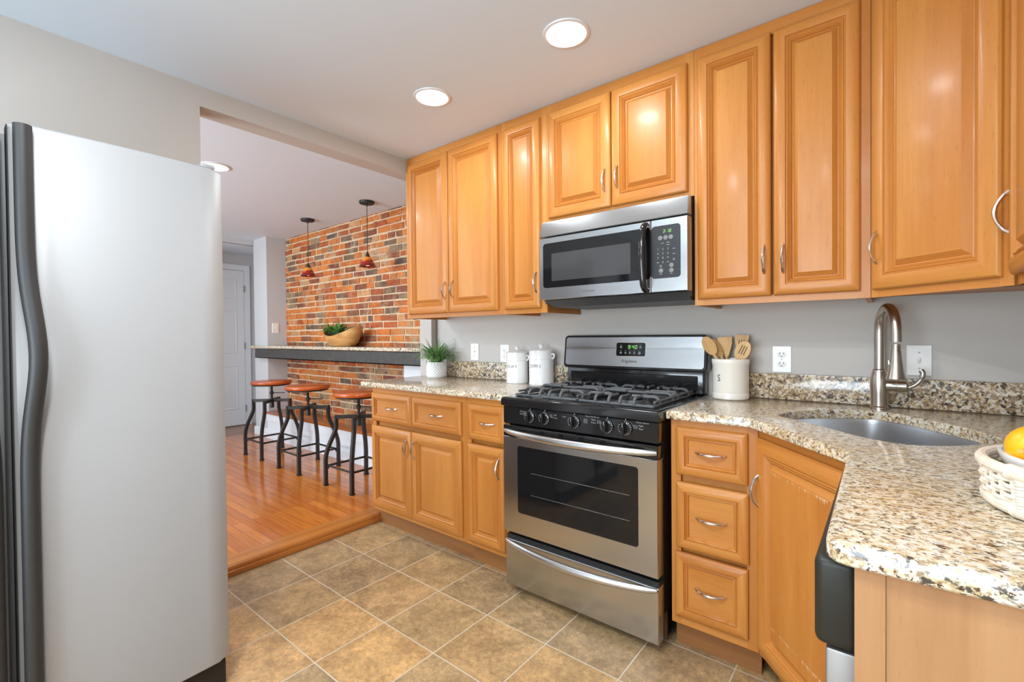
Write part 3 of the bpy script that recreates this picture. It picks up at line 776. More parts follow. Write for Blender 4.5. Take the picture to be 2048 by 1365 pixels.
def seven(bm, s, x, z, w, h, y, tilt=0.0):
    t = h*0.13
    for ch in s:
        if ch == ':':
            for q in (0.3, 0.68): quad(bm, [(x+a, y, z+b) for a, b in ((0, h*q), (t, h*q), (t, h*q+t), (0, h*q+t))])
            x += t*2.6; continue
        sg = {'a': (0.12*w, w*0.88, h-t, h), 'g': (0.12*w, w*0.88, h/2-t/2, h/2+t/2), 'd': (0.12*w, w*0.88, 0, t),
              'f': (0, t, h/2+t*0.3, h-t*0.5), 'b': (w-t, w, h/2+t*0.3, h-t*0.5), 'e': (0, t, t*0.5, h/2-t*0.3), 'c': (w-t, w, t*0.5, h/2-t*0.3)}
        for k in SEG[ch]:
            a, b, c, d_ = sg[k]; sl = 0.12
            quad(bm, [(x+p+sl*q, y+tilt*(q), z+q) for p, q in ((a, c), (b, c), (b, d_), (a, d_))])
        x += w*1.45
def build_range():
    ox, oy = -1.045, 1.70
    root = thing('gas_range', 'stainless and black gas range between the base cabinets', 'range', (ox, oy, 0))
    X0, X1 = -0.378, 0.378
    bm = BM(); box(bm, X0, X1, 0.045, 0.625, 0.035, 0.900); link('body', bm, M_BLK, root, False)
    for x in (X0+0.04, X1-0.04):
        for y in (0.09, 0.58):
            bm = BM(); lathe(bm, [(0.018, 0), (0.018, 0.012), (0.010, 0.014), (0.010, 0.036)], x, y, 0, 16); link('levelling_foot', bm, M_BLKM, root)
    # storage drawer
    bm = BM(); plate(bm, rrect(X0+0.010, X1-0.002, 0.036, 0.252, 0.004), -0.006, 0.044, edge=0.003); box(bm, X0+0.012, X1-0.004, 0.004, 0.044, 0.252, 0.272, mi=1)
    dr = link('storage_drawer', bm, [M_SS, M_BLKM], root)
    def bow(z, xa, xb, out, rise=0.0):
        pts = []; rad = []
        for k in range(25):
            t = k/24; s = math.sin(PI*t)
            pts.append((xa+(xb-xa)*t, -0.008-out*(s**0.75), z-rise*s)); rad.append(0.0075+0.0075*(s**0.5))
        bm = BM(); sweep(bm, pts, rad, 14, flat=1.15); return bm
    link('drawer_handle', bow(0.245, X0+0.018, X1-0.008, 0.052, 0.010), M_SSB, dr)
    # oven door: steel lower part, black vent strip, window
    bm = BM(); plate(bm, rrect(X0+0.002, X1-0.002, 0.288, 0.738, 0.004), -0.008, 0.042, 0, None, 0.003)
    dd = link('oven_door', bm, M_SS, root)
    bm = BM(); plate(bm, rrect(X0+0.088, X1-0.080, 0.390, 0.700, 0.012), -0.0095, -0.004); wnd = link('oven_window', bm, M_BLKG, dd)
    rw = plain('rack_wire', (0.15, 0.145, 0.135, 1), 0.4, 0.6)
    for z in (0.485, 0.585):
        bm = BM(); sweep(bm, [(X0+0.165, -0.0102, z), (X1-0.115, -0.0102, z)], 0.0012, 6)
        for k in range(12): box(bm, X0+0.17+k*0.04, X0+0.172+k*0.04, -0.0108, -0.0098, z-0.002, z+0.002)
        link('oven_rack', bm, rw, wnd)
    bm = BM(); plate(bm, rrect(X0+0.002, X1-0.002, 0.739, 0.790, 0.004), -0.006, 0.042, 0, None, 0.002)
    for r_ in range(3):
        for k in range(5):
            xs = -0.24+k*0.10; box(bm, xs, xs+0.075, -0.0066, -0.004, 0.762+r_*0.008, 0.765+r_*0.008, mi=1)
    link('vent_strip', bm, [M_BLK, M_BLKM], dd)
    link('door_handle', bow(0.765, X0+0.012, X1-0.006, 0.058, 0.004), M_SSB, dd)
    # control panel
    bm = BM(); plate(bm, rrect(X0, X1, 0.797, 0.880, 0.006), -0.004, 0.045, 0, None, 0.004); cp = link('control_panel', bm, M_BLK, root)
    ty = -0.0046
    for x, z in ((-0.218, 0.843), (-0.137, 0.844), (0.015, 0.845), (0.168, 0.844), (0.247, 0.846)):
        bm = BM(); lathe(bm, [(0.0285, 0.004), (0.0285, 0.010), (0.026, 0.014), (0.020, 0.016), (0.018, 0.018)], x, 0, z, 28, 'Y')
        plate(bm, rrect(x-0.0062, x+0.0062, z-0.024, z+0.024, 0.005), -0.036, -0.014, 0, None, 0.002)
        kn = link('burner_knob', bm, M_BLK, cp)
        bm = BM()
        for k in range(16):
            a = PI*(0.5-k*1.75/16); c_, s_ = math.cos(a), math.sin(a)
            p = [(x+c_*0.0255-s_*0.0014*q+c_*0.0026*w_, -0.0146, z+s_*0.0255+c_*0.0014*q+s_*0.0026*w_) for q, w_ in ((-1, -1), (1, -1), (1, 1), (-1, 1))]
            quad(bm, p)
        link('knob_scale', bm, M_PRINT, kn, False); bm = BM()
        quad(bm, [(x-0.001, -0.0366, z+0.006), (x+0.001, -0.0366, z+0.006), (x+0.001, -0.0366, z+0.022), (x-0.001, -0.0366, z+0.022)])
        link('pointer_line', bm, M_PRINT, kn, False); bm = BM()
        quad(bm, [(x-0.002, -0.0047, z+0.029), (x+0.002, -0.0047, z+0.029), (x+0.002, -0.0047, z+0.035), (x-0.002, -0.0047, z+0.035)])
        link('index_mark', bm, M_PRINT, kn, False)
    def ring_sq(bm, x, z, s, w_):
        for a in ((x-s, x+s, z+s-w_, z+s), (x-s, x+s, z-s, z-s+w_), (x-s, x-s+w_, z-s, z+s), (x+s-w_, x+s, z-s, z+s)):
            quad(bm, [(a[0], ty, a[2]), (a[1], ty, a[2]), (a[1], ty, a[3]), (a[0], ty, a[3])])
    for words, sq in (((('Left', -0.268, 0.862, 0.0095), ('Rear', -0.268, 0.850, 0.0095)), (-0.250, 0.856)), ((('Left', -0.083, 0.862, 0.0095), ('Front', -0.083, 0.850, 0.0095)), (-0.106, 0.856)),
                      ((('Oven', -0.036, 0.860, 0.0085),), None),
                      ((('Power Plus Burner', 0.100, 0.874, 0.0085), ('Right', 0.105, 0.862, 0.0095), ('Front', 0.105, 0.850, 0.0095)), (0.130, 0.856)),
                      ((('Simmer Burner', 0.316, 0.872, 0.0085), ('Right', 0.310, 0.860, 0.0095), ('Rear', 0.310, 0.848, 0.0095)), (0.287, 0.854))):
        bm = BM()
        for s, x, z, sz in words: text_into(bm, s, sz, lambda u, v, x=x, z=z: (x+u, ty, z+v))
        if sq:
            for dx in (-0.005, 0.005):
                for dz in (-0.004, 0.004): ring_sq(bm, sq[0]+dx, sq[1]+dz, 0.0032, 0.001)
        link('burner_label', bm, M_PRINT, cp, False)
    bm = BM(); ring_sq(bm, 0.068, 0.853, 0.008, 0.0015); text_into(bm, 'x', 0.014, lambda u, v: (0.068+u, ty, 0.8545+v)); link('oven_symbol', bm, M_PRINT, cp, False)
    # cooktop with rolled front lip
    bm = BM(); P = [Vector(p) for p in ((X0-0.006, -0.012), (X1+0.006, -0.012), (X1+0.006, 0.625), (X0-0.006, 0.625))]
    slab(bm, P, 0.881, 0.922, None, 0.014); ct = link('cooktop', bm, M_BLK, root, True, 40)
    # burners
    for x, y, r_ in ((-0.20, 0.16, 0.042), (-0.20, 0.43, 0.036), (0.20, 0.16, 0.046), (0.20, 0.43, 0.032)):
        bm = BM(); lathe(bm, [(r_+0.028, 0.9222), (r_+0.025, 0.925), (r_+0.010, 0.926), (r_+0.006, 0.936), (r_, 0.937)], x, y, 0, 28, mi=1)
        lathe(bm, [(r_, 0.9371), (r_+0.001, 0.942), (r_-0.004, 0.946), (0.0, 0.947)], x, y, 0, 28); link('burner', bm, [M_BLKM, M_IRON], ct)
    # grates
    def grate(xa, xb, ya, yb):
        bm = BM(); zt_ = 0.956; r = 0.0072
        xm, ym = (xa+xb)/2, (ya+yb)/2
        def loop(x0, x1, y):   # a hoop along x at depth y, with feet and rounded shoulders
            sweep(bm, smooth_path([(x0, y, 0.925), (x0, y, zt_-0.018), (x0+0.018, y, zt_), (xm, y, zt_), (x1-0.018, y, zt_), (x1, y, zt_-0.018), (x1, y, 0.925)], 4), r, 8, up=(0, 1, 0))
        def loopy(x, y0, y1):
            sweep(bm, smooth_path([(x, y0, 0.925), (x, y0, zt_-0.018), (x, y0+0.018, zt_), (x, (y0+y1)/2, zt_), (x, y1-0.018, zt_), (x, y1, zt_-0.018), (x, y1, 0.925)], 4), r, 8, up=(1, 0, 0))
        sweep(bm, [(xa, ya, 0.929), (xb, ya, 0.929), (xb, yb, 0.929), (xa, yb, 0.929)], 0.006, 8, closed=True)
        for y in (ya+0.075, ym-0.03, ym+0.03, yb-0.075):
            for x0, x1 in ((xa, xm-0.045), (xm+0.045, xb)):
                out = x0 if x0 == xa else x1; inn = x1 if x0 == xa else x0
                sweep(bm, smooth_path([(out, y, 0.927), (out, y, zt_-0.016), (out+(0.016 if out == xa else -0.016), y, zt_), ((out+inn)/2, y, zt_), (inn, y, zt_)], 4), r, 8, up=(0, 1, 0))
        for x in (xa+0.075, xb-0.075, xm-0.025, xm+0.025):
            for y0, y1 in ((ya, ya+0.12), (yb, yb-0.12)):
                s = 1 if y0 == ya else -1
                if abs(x-xm) < 0.05 : y1 = y0+s*0.085
                sweep(bm, smooth_path([(x, y0, 0.927), (x, y0, zt_-0.016), (x, y0+s*0.016, zt_), (x, (y0+y1)/2, zt_), (x, y1, zt_)], 4), r, 8, up=(1, 0, 0))
        sweep(bm, [(xa, ym, zt_-0.006), (xb, ym, zt_-0.006)], r, 8)
        sweep(bm, smooth_path([(xa, ya+0.02, zt_-0.012), (xa, ym, zt_-0.012), (xa, yb-0.02, zt_-0.012)], 3), 0.0055, 8, up=(1, 0, 0))
        sweep(bm, smooth_path([(xb, ya+0.02, zt_-0.012), (xb, ym, zt_-0.012), (xb, yb-0.02, zt_-0.012)], 3), 0.0055, 8, up=(1, 0, 0))
        link('grate', bm, M_IRON, ct, True, 60)
    grate(-0.335, -0.012, 0.045, 0.535); grate(0.012, 0.335, 0.045, 0.535)
    # backguard
    bm = BM(); box(bm, X0+0.006, X1-0.004, 0.560, 0.634, 0.9225, 1.040, 0.006); box(bm, X0+0.012, X1-0.01, 0.566, 0.634, 1.035, 1.205, 0.01)
    plate(bm, rrect(X0+0.03, X1-0.03, 0.940, 1.010, 0.006), 0.556, 0.562, 0, None, 0.003)
    bg = link('backguard', bm, M_BLK, root)
    tl = 0.12
    bm = BM(); plate(bm, rrect(X0-0.010, X1+0.016, 1.030, 1.207, 0.022), 0.545, 0.600, 0, tl, 0.004); fr = link('guard_frame', bm, M_BLK, bg)
    zr = rrect(X0-0.010, X1+0.016, 1.030, 1.207, 0.022)[-1][1]
    yy = lambda z, o: 0.545+tl*(z-zr)-o
    def tplate(name, x0, x1, z0, z1, r, o, m, par):
        bm = BM(); pts = rrect(x0, x1, z0, z1, r); n = len(pts)
        A = [bm.verts.new((p[0], yy(p[1], o), p[1])) for p in pts]; B = [bm.verts.new((p[0], yy(p[1], -0.002), p[1])) for p in pts]
        bm.faces.new(A); bm.faces.new(B[::-1])
        for k in range(n): bm.faces.new((A[k], A[(k+1) % n], B[(k+1) % n], B[k]))
        return link(name, bm, m, par)
    ss = tplate('guard_face', X0+0.004, X1+0.002, 1.045, 1.196, 0.014, 0.0025, M_SS, bg)
    tplate('display_bezel', -0.0675, 0.0975, 1.0955, 1.171, 0.010, 0.0032, M_CHROME, ss)
    dp = tplate('display', -0.064, 0.094, 1.099, 1.168, 0.008, 0.0045, M_BLKG, ss)
    bm = BM(); seven(bm, '9:40', 0.000, 1.136, 0.011, 0.019, yy(1.136, 0.0052), tl); link('clock_digits', bm, M_GREEN7, dp, False)
    gb = plain('grey_button', (0.22, 0.22, 0.22, 1), 0.4)
    for x, z, r_ in ((-0.038, 1.145, 0.006), (0.068, 1.145, 0.006), (-0.038, 1.116, 0.006), (-0.012, 1.115, 0.005), (0.012, 1.115, 0.005), (0.036, 1.115, 0.005), (0.064, 1.115, 0.007)):
        bm = BM(); bm.faces.new([bm.verts.new((x+r_*math.cos(a*PI/5), yy(z+r_*math.sin(a*PI/5), 0.005), z+r_*math.sin(a*PI/5))) for a in range(10)])
        quad(bm, [(x-0.006, yy(z, 0.005), z+0.0095), (x+0.006, yy(z, 0.005), z+0.0095), (x+0.006, yy(z, 0.005), z+0.011), (x-0.006, yy(z, 0.005), z+0.011)])
        link('touch_button', bm, gb, dp, False)
    bm = BM(); text_into(bm, 'Frigidaire', 0.022, lambda u, v: (0.010+u+v*0.25, yy(1.072+v, 0.0032), 1.072+v)); link('brand_script', bm, M_INKB, ss, False)
build_range()

# ------------------------------------------------------------------ microwave
def build_mw():
    root = thing('microwave', 'stainless over-the-range microwave hung under the short wall cabinet', 'microwave', (-1.003, 1.93, 1.352))
    X0, X1 = -0.369, 0.371
    bm = BM(); box(bm, X0+0.006, X1-0.002, 0.045, 0.405, 0.018, 0.430); link('body', bm, M_DKG, root, False)
    bm = BM()  # bevelled underside
    vs = [(X0+0.01, 0.02, 0.034), (X1-0.004, 0.02, 0.034), (X1-0.004, 0.40, 0.034), (X0+0.01, 0.40, 0.034)]; vb = [(X0+0.05, 0.055, 0.0), (X1-0.006, 0.055, 0.0), (X1-0.006, 0.40, 0.0), (X0+0.05, 0.40, 0.0)]
    a = [bm.verts.new(p) for p in vs]; b = [bm.verts.new(p) for p in vb]
    bm.faces.new(a); bm.faces.new(b[::-1])
    for k in range(4): bm.faces.new((a[k], a[(k+1) % 4], b[(k+1) % 4], b[k]))
    link('underside', bm, M_DKG, root, False)
    bm = BM()  # vent strip, leaning back a little
    pts = [(X0, 0.0, 0.349), (X1, 0.0, 0.349), (X1-0.001, 0.020, 0.428), (X0+0.001, 0.020, 0.428)]
    a = [bm.verts.new(p) for p in pts]; b = [bm.verts.new((p[0], 0.046, p[2])) for p in pts]
    bm.faces.new(a); bm.faces.new(b[::-1])
    for k in range(4): bm.faces.new((a[k], a[(k+1) % 4], b[(k+1) % 4], b[k]))
    bmesh.ops.bevel(bm, geom=[e for e in bm.edges], offset=0.003, segments=2, affect='EDGES')
    link('vent_strip', bm, M_SS, root)
    xs = 0.214
    bm = BM(); plate(bm, rrect(X0, xs-0.001, 0.036, 0.344, 0.004), 0.0, 0.046, 0, None, 0.003); dr = link('door', bm, M_SS, root)
    bm = BM(); pts = [(x, z) for x, z in rrect(X0+0.024, xs-0.001, 0.094, 0.315, 0.016)]
    plate(bm, pts, -0.0012, 0.002); wn = link('door_window', bm, M_BLKG, dr)
    bm = BM(); plate(bm, rrect(X0+0.075, 0.122, 0.126, 0.262, 0.001), -0.0016, 0.0); link('window_screen', bm, plain('perforated_screen', (0.05, 0.05, 0.052, 1), 0.12), wn, False)
    bm = BM(); pth = smooth_path([(xs-0.018, 0.0, 0.326), (xs-0.019, -0.020, 0.320), (xs-0.020, -0.036, 0.29), (xs-0.021, -0.046, 0.19), (xs-0.020, -0.036, 0.085), (xs-0.019, -0.022, 0.055), (xs-0.018, 0.0, 0.047)], 5)
    sweep(bm, pth, [0.013+0.002*math.sin(PI*k/(len(pth)-1)) for k in range(len(pth))], 14, up=(1, 0, 0)); link('door_handle', bm, M_BLK, dr, True, 60)
    bm = BM(); plate(bm, rrect(xs+0.0015, X1, 0.036, 0.344, 0.004), 0.0, 0.046, 0, None, 0.003); cp = link('control_side', bm, M_SS, root)
    bm = BM(); pts = rrect(xs+0.004, X1-0.030, 0.094, 0.315, 0.014); plate(bm, pts, -0.0012, 0.002); kp = link('keypad', bm, plain('keypad_grey', (0.028, 0.028, 0.03, 1), 0.25), cp)
    y = -0.0018
    bm = BM(); seven(bm, '3:18', 0.268, 0.283, 0.0075, 0.014, y); link('clock_digits', bm, M_GREEN7, kp, False)
    gk = plain('grey_key', (0.19, 0.19, 0.19, 1), 0.4)
    for x, z in ((0.256, 0.263), (0.279, 0.263), (0.301, 0.263), (0.259, 0.126), (0.303, 0.146), (0.303, 0.125)):
        bm = BM(); lathe(bm, [(0.0095, 0.0013), (0.0095, 0.0022), (0.0085, 0.0026)], x, 0, z, 20, 'Y'); link('round_button', bm, gk, kp)
    bm = BM()
    for r_, row in enumerate(('123', '456', '789')):
        for c_, ch in enumerate(row): text_into(bm, ch, 0.013, lambda u, v, c_=c_, r_=r_: (0.246+c_*0.0215+u, y, 0.216-r_*0.0185+v))
    text_into(bm, '0', 0.013, lambda u, v: (0.2675+u, y, 0.1605+v))
    for x, z, w_ in ((0.266, 0.241, 0.012), (0.290, 0.242, 0.013), (0.290, 0.232, 0.014), (0.246, 0.161, 0.010), (0.289, 0.161, 0.010), (0.258, 0.142, 0.010), (0.258, 0.148, 0.010), (0.259, 0.112, 0.012), (0.314, 0.214, 0.010), (0.314, 0.192, 0.010), (0.314, 0.172, 0.008), (0.314, 0.167, 0.008), (0.303, 0.112, 0.010)):
        quad(bm, [(x-w_/2, y, z-0.0012), (x+w_/2, y, z-0.0012), (x+w_/2, y, z+0.0012), (x-w_/2, y, z+0.0012)])
    link('key_print', bm, M_PRINT, kp, False)
    bm = BM(); text_into(bm, 'FRIGIDAIRE', 0.011, lambda u, v: (-0.09+u*1.2, -0.0006, 0.064+v)); link('brand_print', bm, M_INK, dr, False)
build_mw()

# ------------------------------------------------------------------ refrigerator (front looks to +X)
def build_fridge():
    ox, oy = -1.80, 0.17
    root = thing('refrigerator', 'silver side-by-side refrigerator filling the left of the view', 'refrigerator', (ox, oy, 0))
    def fridge_door(ya, yb, name, hy, sgn):
        # plan outline, bowed a little, rounded far edges; x forward
        bm = BM(); N = 14; pts = []
        for k in range(N+1):
            t = k/N; yv = ya+(yb-ya)*t
            e = min(yv-ya, yb-yv); bulge = 0.010*math.sin(PI*t)
            rr_ = 0.03
            edge = 0 if e >= rr_ else rr_-math.sqrt(max(0, rr_*rr_-(rr_-e)**2))
            pts.append((0.026+bulge-edge*0.8, yv))
        # refine the far rounded edge
        outl = pts+[(-0.032, yb), (-0.032, ya)]
        lv = [(0.105, 0.004), (0.109, 0.0), (1.776, 0.0), (1.781, 0.003), (1.784, 0.010)]
        rings = []
        P = [Vector(p) for p in outl][::-1]
        for z, d_ in lv: rings.append([bm.verts.new((p.x, p.y, z)) for p in offset_poly(P[::-1], d_)])
        n = len(outl)
        for a, b in zip(rings, rings[1:]):
            for k in range(n): bm.faces.new((a[k], a[(k+1) % n], b[(k+1) % n], b[k]))
        bm.faces.new(rings[0][::-1]); bm.faces.new(rings[-1])
        dr = link(name, bm, M_FRIDGE, root, True, 40)
        # contoured handle: straight, sways out and sideways at mid height
        pts = []; rad = []
        for k in range(49):
            t = k/48; z = 1.772-t*1.60
            s = math.exp(-((z-1.17)/0.16)**2)
            pts.append((0.045+0.030*s, hy+sgn*0.018*s, z)); rad.append(0.0175)
        bm = BM(); sweep(bm, pts, rad, 16, flat=1.05, up=(0, 1, 0)); link('handle', bm, M_FHAND, dr, True, 60)
        bm = BM(); box(bm, -0.042, -0.0325, ya+0.012, yb-0.012, 0.12, 1.77); link('gasket', bm, M_GASK, dr, False)
        ye = ya if sgn > 0 else yb
        bm = BM(); box(bm, -0.030, 0.012, ye-0.0012, ye+0.0012, 0.12, 1.775); link('edge_trim', bm, M_GASK, dr, False)
        return dr
    bm = BM(); box(bm, -0.665, -0.043, -0.445, 0.462, 0.03, 1.765, 0.006); link('body', bm, M_FSIDE, root)
    fridge_door(-0.040, 0.466, 'refrigerator_door', -0.014, 1)
    fridge_door(-0.446, -0.054, 'freezer_door', -0.080, -1)
    bm = BM(); box(bm, -0.05, 0.010, -0.440, 0.455, 0.012, 0.100, 0.008); link('toe_grille', bm, M_BLKM, root)
    for y in (0.425, -0.42):
        bm = BM(); box(bm, -0.13, 0.008, y-0.022, y+0.022, 1.7855, 1.803, 0.006); box(bm, -0.13, -0.06, y-0.03, y+0.03, 1.765, 1.79, 0.004); link('hinge_cover', bm, M_FRIDGE, root)
    for y in (-0.38, 0.38):
        for x in (-0.6, -0.1):
            bm = BM(); lathe(bm, [(0.02, 0), (0.02, 0.03)], x, y, 0, 14); link('roller', bm, M_BLKM, root)
build_fridge()

# ------------------------------------------------------------------ recessed lights
def recessed(x, y, zc, label, power, r=0.080, shown=True):
    root = thing('recessed_light', label, 'ceiling light', (x, y, zc), 0, 'recessed ceiling lights')
    bm = BM(); lathe(bm, [(r+0.012, -0.0005), (r+0.010, -0.005), (r, -0.007), (r-0.004, -0.003), (r-0.004, -0.0008)], n=40, cap=False); link('trim_ring', bm, M_WHITE, root)
    bm = BM(); lathe(bm, [(0.0, -0.0035), (r-0.005, -0.0035)], n=40, cap=False); link('lens', bm, M_LENS, root)
    l = bpy.data.lights.new('lamp', 'AREA'); l.shape = 'DISK'; l.size = r*1.9; l.energy = power; l.color = (0.90, 0.965, 1.0)
    lo = bpy.data.objects.new('lamp', l); C.objects.link(lo); lo.location = (0, 0, -0.012); lo.parent = root
recessed(-0.98, 1.572, ZC, 'recessed ceiling light nearest the wall cabinets, right one of the pair', 7)
recessed(-1.749, 1.563, ZC, 'recessed ceiling light farther from the camera, left one of the pair', 7)
recessed(-0.92, 0.02, ZC, 'recessed ceiling light behind the camera, in line with the range', 23)
recessed(-0.20, -0.25, ZC, 'recessed ceiling light behind the camera, in line with the sink', 13)
recessed(-0.85, -1.4, ZC, 'recessed ceiling light near the glazed door behind the camera', 12)
recessed(-3.566, 1.226, ZD, 'recessed dining ceiling light showing just over the refrigerator top', 10)
recessed(-5.0, 1.226, ZD, 'recessed dining ceiling light near the hall', 9)
recessed(-3.566, -0.6, ZD, 'recessed dining ceiling light in the front part of the room', 9)

# ------------------------------------------------------------------ dining side: bar, beam, bench, stools, pendants
o_ = (-4.35, 2.38)
bm = BM(); slab(bm, local([(-5.925, 2.378), (-2.735, 2.378), (-2.735, 2.655), (-5.585, 2.655), (-5.585, 2.428), (-5.925, 2.428)], o_), 0, 0.030, None, 0.006)
tag(link('bar_countertop', bm, M_GRAN, loc=(o_[0], o_[1], 1.087)), 'long granite bar top along the brick wall', 'countertop')
root = thing('bar_support', 'dark steel channel carrying the granite bar top', 'beam', (-4.28, 2.39, 0.975))
bm = BM(); box(bm, -1.54, 1.54, 0.0, 0.012, 0, 0.098); box(bm, -1.54, 1.54, 0.0, 0.036, 0, 0.008); box(bm, -1.54, 1.54, 0.0, 0.036, 0.098, 0.106); link('channel', bm, M_BEAM, root, False)
for x in (-1.0, -0.2, 0.55, 1.25):
    bm = BM(); box(bm, x-0.02, x+0.02, 0.010, 0.26, 0.100, 0.1115); link('flat_bar', bm, M_BEAM, root, False)
for x in (-0.55, 0.12):
    bm = BM(); lathe(bm, [(0.006, 0.0), (0.006, 0.002), (0.003, 0.004)], x, 0.0, 0.062, 10, 'Y'); link('bolt_head', bm, M_STOOL, root)
bm = BM(); box(bm, -1.42, 1.415, -0.135, 0.135, 0, 0.028, 0.008, 3)
tag(link('bench_board', bm, M_BENCH, loc=(-4.155, 2.525, 0.3355)), 'orange stained wooden ledge board under the bar', 'ledge')

def make_stool(x, y, label):
    root = thing('bar_stool', label, 'bar stool', (x, y, FD+0.0015), 0, 'round wooden bar stools under the bar')
    zs = 0.712
    bm = BM(); lathe(bm, [(0.0, zs-0.018), (0.150, zs-0.018), (0.182, zs-0.014), (0.187, zs-0.008), (0.187, zs+0.006), (0.183, zs+0.013), (0.174, zs+0.016), (0.0, zs+0.017)], n=48); link('seat', bm, M_SEAT, root, True, 40)
    bm = BM(); lathe(bm, [(0.0, zs-0.028), (0.168, zs-0.028), (0.172, zs-0.025), (0.172, zs-0.0185), (0.0, zs-0.0185)], n=40); link('seat_plate', bm, M_STOOL, root)
    bm = BM(); lathe(bm, [(0.010, 0.475), (0.010, zs-0.028)], n=14); 
    for k in range(18): lathe(bm, [(0.0098, 0.48+k*0.011), (0.0118, 0.4838+k*0.011), (0.0098, 0.4875+k*0.011)], n=14, cap=False)
    link('screw_rod', bm, M_STOOL, root)
    bm = BM(); lathe(bm, [(0.020, 0.460), (0.020, 0.545), (0.017, 0.552)], n=18); link('collar', bm, M_STOOL, root)
    bm = BM(); lathe(bm, [(0.013, 0.592), (0.018, 0.596), (0.018, 0.616), (0.013, 0.620)], n=6); sweep(bm, [(0.015, 0.012, 0.607), (0.10, 0.08, 0.607)], 0.004, 8); link('locking_bar', bm, M_STOOL, root)
    t, bf, rz = 0.122, 0.180, 0.532
    bm = BM()
    for sx, sy in ((1, 1), (1, -1)): sweep(bm, [(-t*sx, -t*sy, rz), (t*sx, t*sy, rz)], 0.0135, square=True)
    link('cross_frame', bm, M_STOOL, root, False)
    for sx in (-1, 1):
        for sy in (-1, 1):
            prof = [(t, rz+0.0135), (t, rz-0.02), (t, 0.455), (t+0.003, 0.43), (t+0.012, 0.40), (t+0.034, 0.33), (t+0.046, 0.285), (bf-0.003, 0.235), (bf, 0.20), (bf, 0.012)]
            bm = BM(); sweep(bm, [(sx*a, sy*a, z) for a, z in prof], 0.0125, square=True, up=(1, 0, 0))
            lg = link('leg', bm, M_STOOL, root, False)
            bm = BM(); box(bm, sx*bf-0.017, sx*bf+0.017, sy*bf-0.017, sy*bf+0.017, 0, 0.013, 0.003); link('foot_cap', bm, M_BLKM, lg)
    b = bf-0.014
    bm = BM(); sweep(bm, [(-b, -b, 0.155), (b, -b, 0.155), (b, b, 0.155), (-b, b, 0.155)], 0.009, square=False, n=8, closed=True)
    for sx in (-1, 1):
        for sy in (-1, 1): lathe(bm, [(0.008, -0.012), (0.008, 0.012)], sx*b, sy*b, 0.143, 10)
    link('footrest', bm, M_STOOL, root)
    return root
make_stool(-3.225, 2.085, 'bar stool closest to the kitchen cabinets, half hidden by the countertop')
make_stool(-4.010, 2.085, 'middle bar stool of the three under the bar')
make_stool(-4.760, 2.105, 'bar stool farthest away, next to the grey pier')

def pendant(x, y, label):
    root = thing('pendant_lamp', label, 'pendant lamp', (x, y, ZD), 0, 'red art glass pendant lamps')
    bm = BM(); lathe(bm, [(0.064, -0.0005), (0.064, -0.014), (0.060, -0.020), (0.0, -0.022)], n=36); link('canopy', bm, M_BLKM, root)
    bm = BM(); lathe(bm, [(0.0075, -0.022), (0.006, -0.04), (0.003, -0.045), (0.003, -0.44), (0.006, -0.445)], n=12); link('rod', bm, M_BLKM, root)
    bm = BM(); lathe(bm, [(0.006, -0.435), (0.010, -0.445), (0.017, -0.462), (0.022, -0.476), (0.022, -0.482)], n=24); link('socket_cap', bm, M_STOOL, root)
    bm = BM(); lathe(bm, [(0.024, 0.083), (0.030, 0.078), (0.075, 0.0), (0.072, 0.0), (0.028, 0.074), (0.02, 0.078)], n=40, cap=False)
    o = link('shade', bm, M_SHADE, root, True, 50); o.location = (0, 0, -0.563)
    bm = BM(); lathe(bm, [(0.0, -0.028), (0.02, -0.022), (0.028, 0.0), (0.02, 0.03), (0.012, 0.05), (0.0, 0.052)], 0, 0, -0.53, 16); link('bulb', bm, emit('warm_bulb', (1, 0.8, 0.55, 1), 1.2), root)
pendant(-3.51, 2.376, 'red and yellow glass pendant lamp nearer the wall cabinets')
pendant(-4.48, 2.352, 'red and yellow glass pendant lamp nearer the grey pier')

# carved bowl with greenery on the bar
root = thing('wooden_bowl', 'hand-carved boat-shaped wooden bowl on the bar top', 'bowl', (-4.15, 2.515, 1.1175))
bm = BM(); n = 48; rings = []
def rim(a): 
    c_ = math.cos(a); s_ = math.sin(a)
    return 0.115+0.085*max(0, c_)**1.6+0.085*max(0, -c_)**2.2-0.012*(s_ < 0)*abs(s_)
prof = [(0.0, 0.0), (0.55, 0.0), (0.66, 0.02), (0.80, 0.22), (0.92, 0.55), (0.99, 0.88), (1.0, 1.0), (0.955, 1.0), (0.93, 0.86), (0.84, 0.55), (0.7, 0.25), (0.4, 0.10), (0.0, 0.10)]
for s, h in prof:
    ring = []
    for k in range(n):
        a = 2*PI*k/n; H_ = rim(a)
        pinch = 1-0.25*abs(math.cos(a))**4*h
        ring.append(bm.verts.new((0.305*s*math.cos(a)*(0.86+0.14*h), 0.130*s*math.sin(a)*pinch, H_*h)))
    rings.append(ring)
for a, b in zip(rings[1:-1], rings[2:-1]):
    for k in range(n): bm.faces.new((a[k], a[(k+1) % n], b[(k+1) % n], b[k]))
bm.faces.new(rings[1][::-1]); bm.faces.new(rings[-2])
for v in rings[0]+rings[-1]: bm.verts.remove(v)
link('carved_shell', bm, M_BOWLW, root, True, 60)
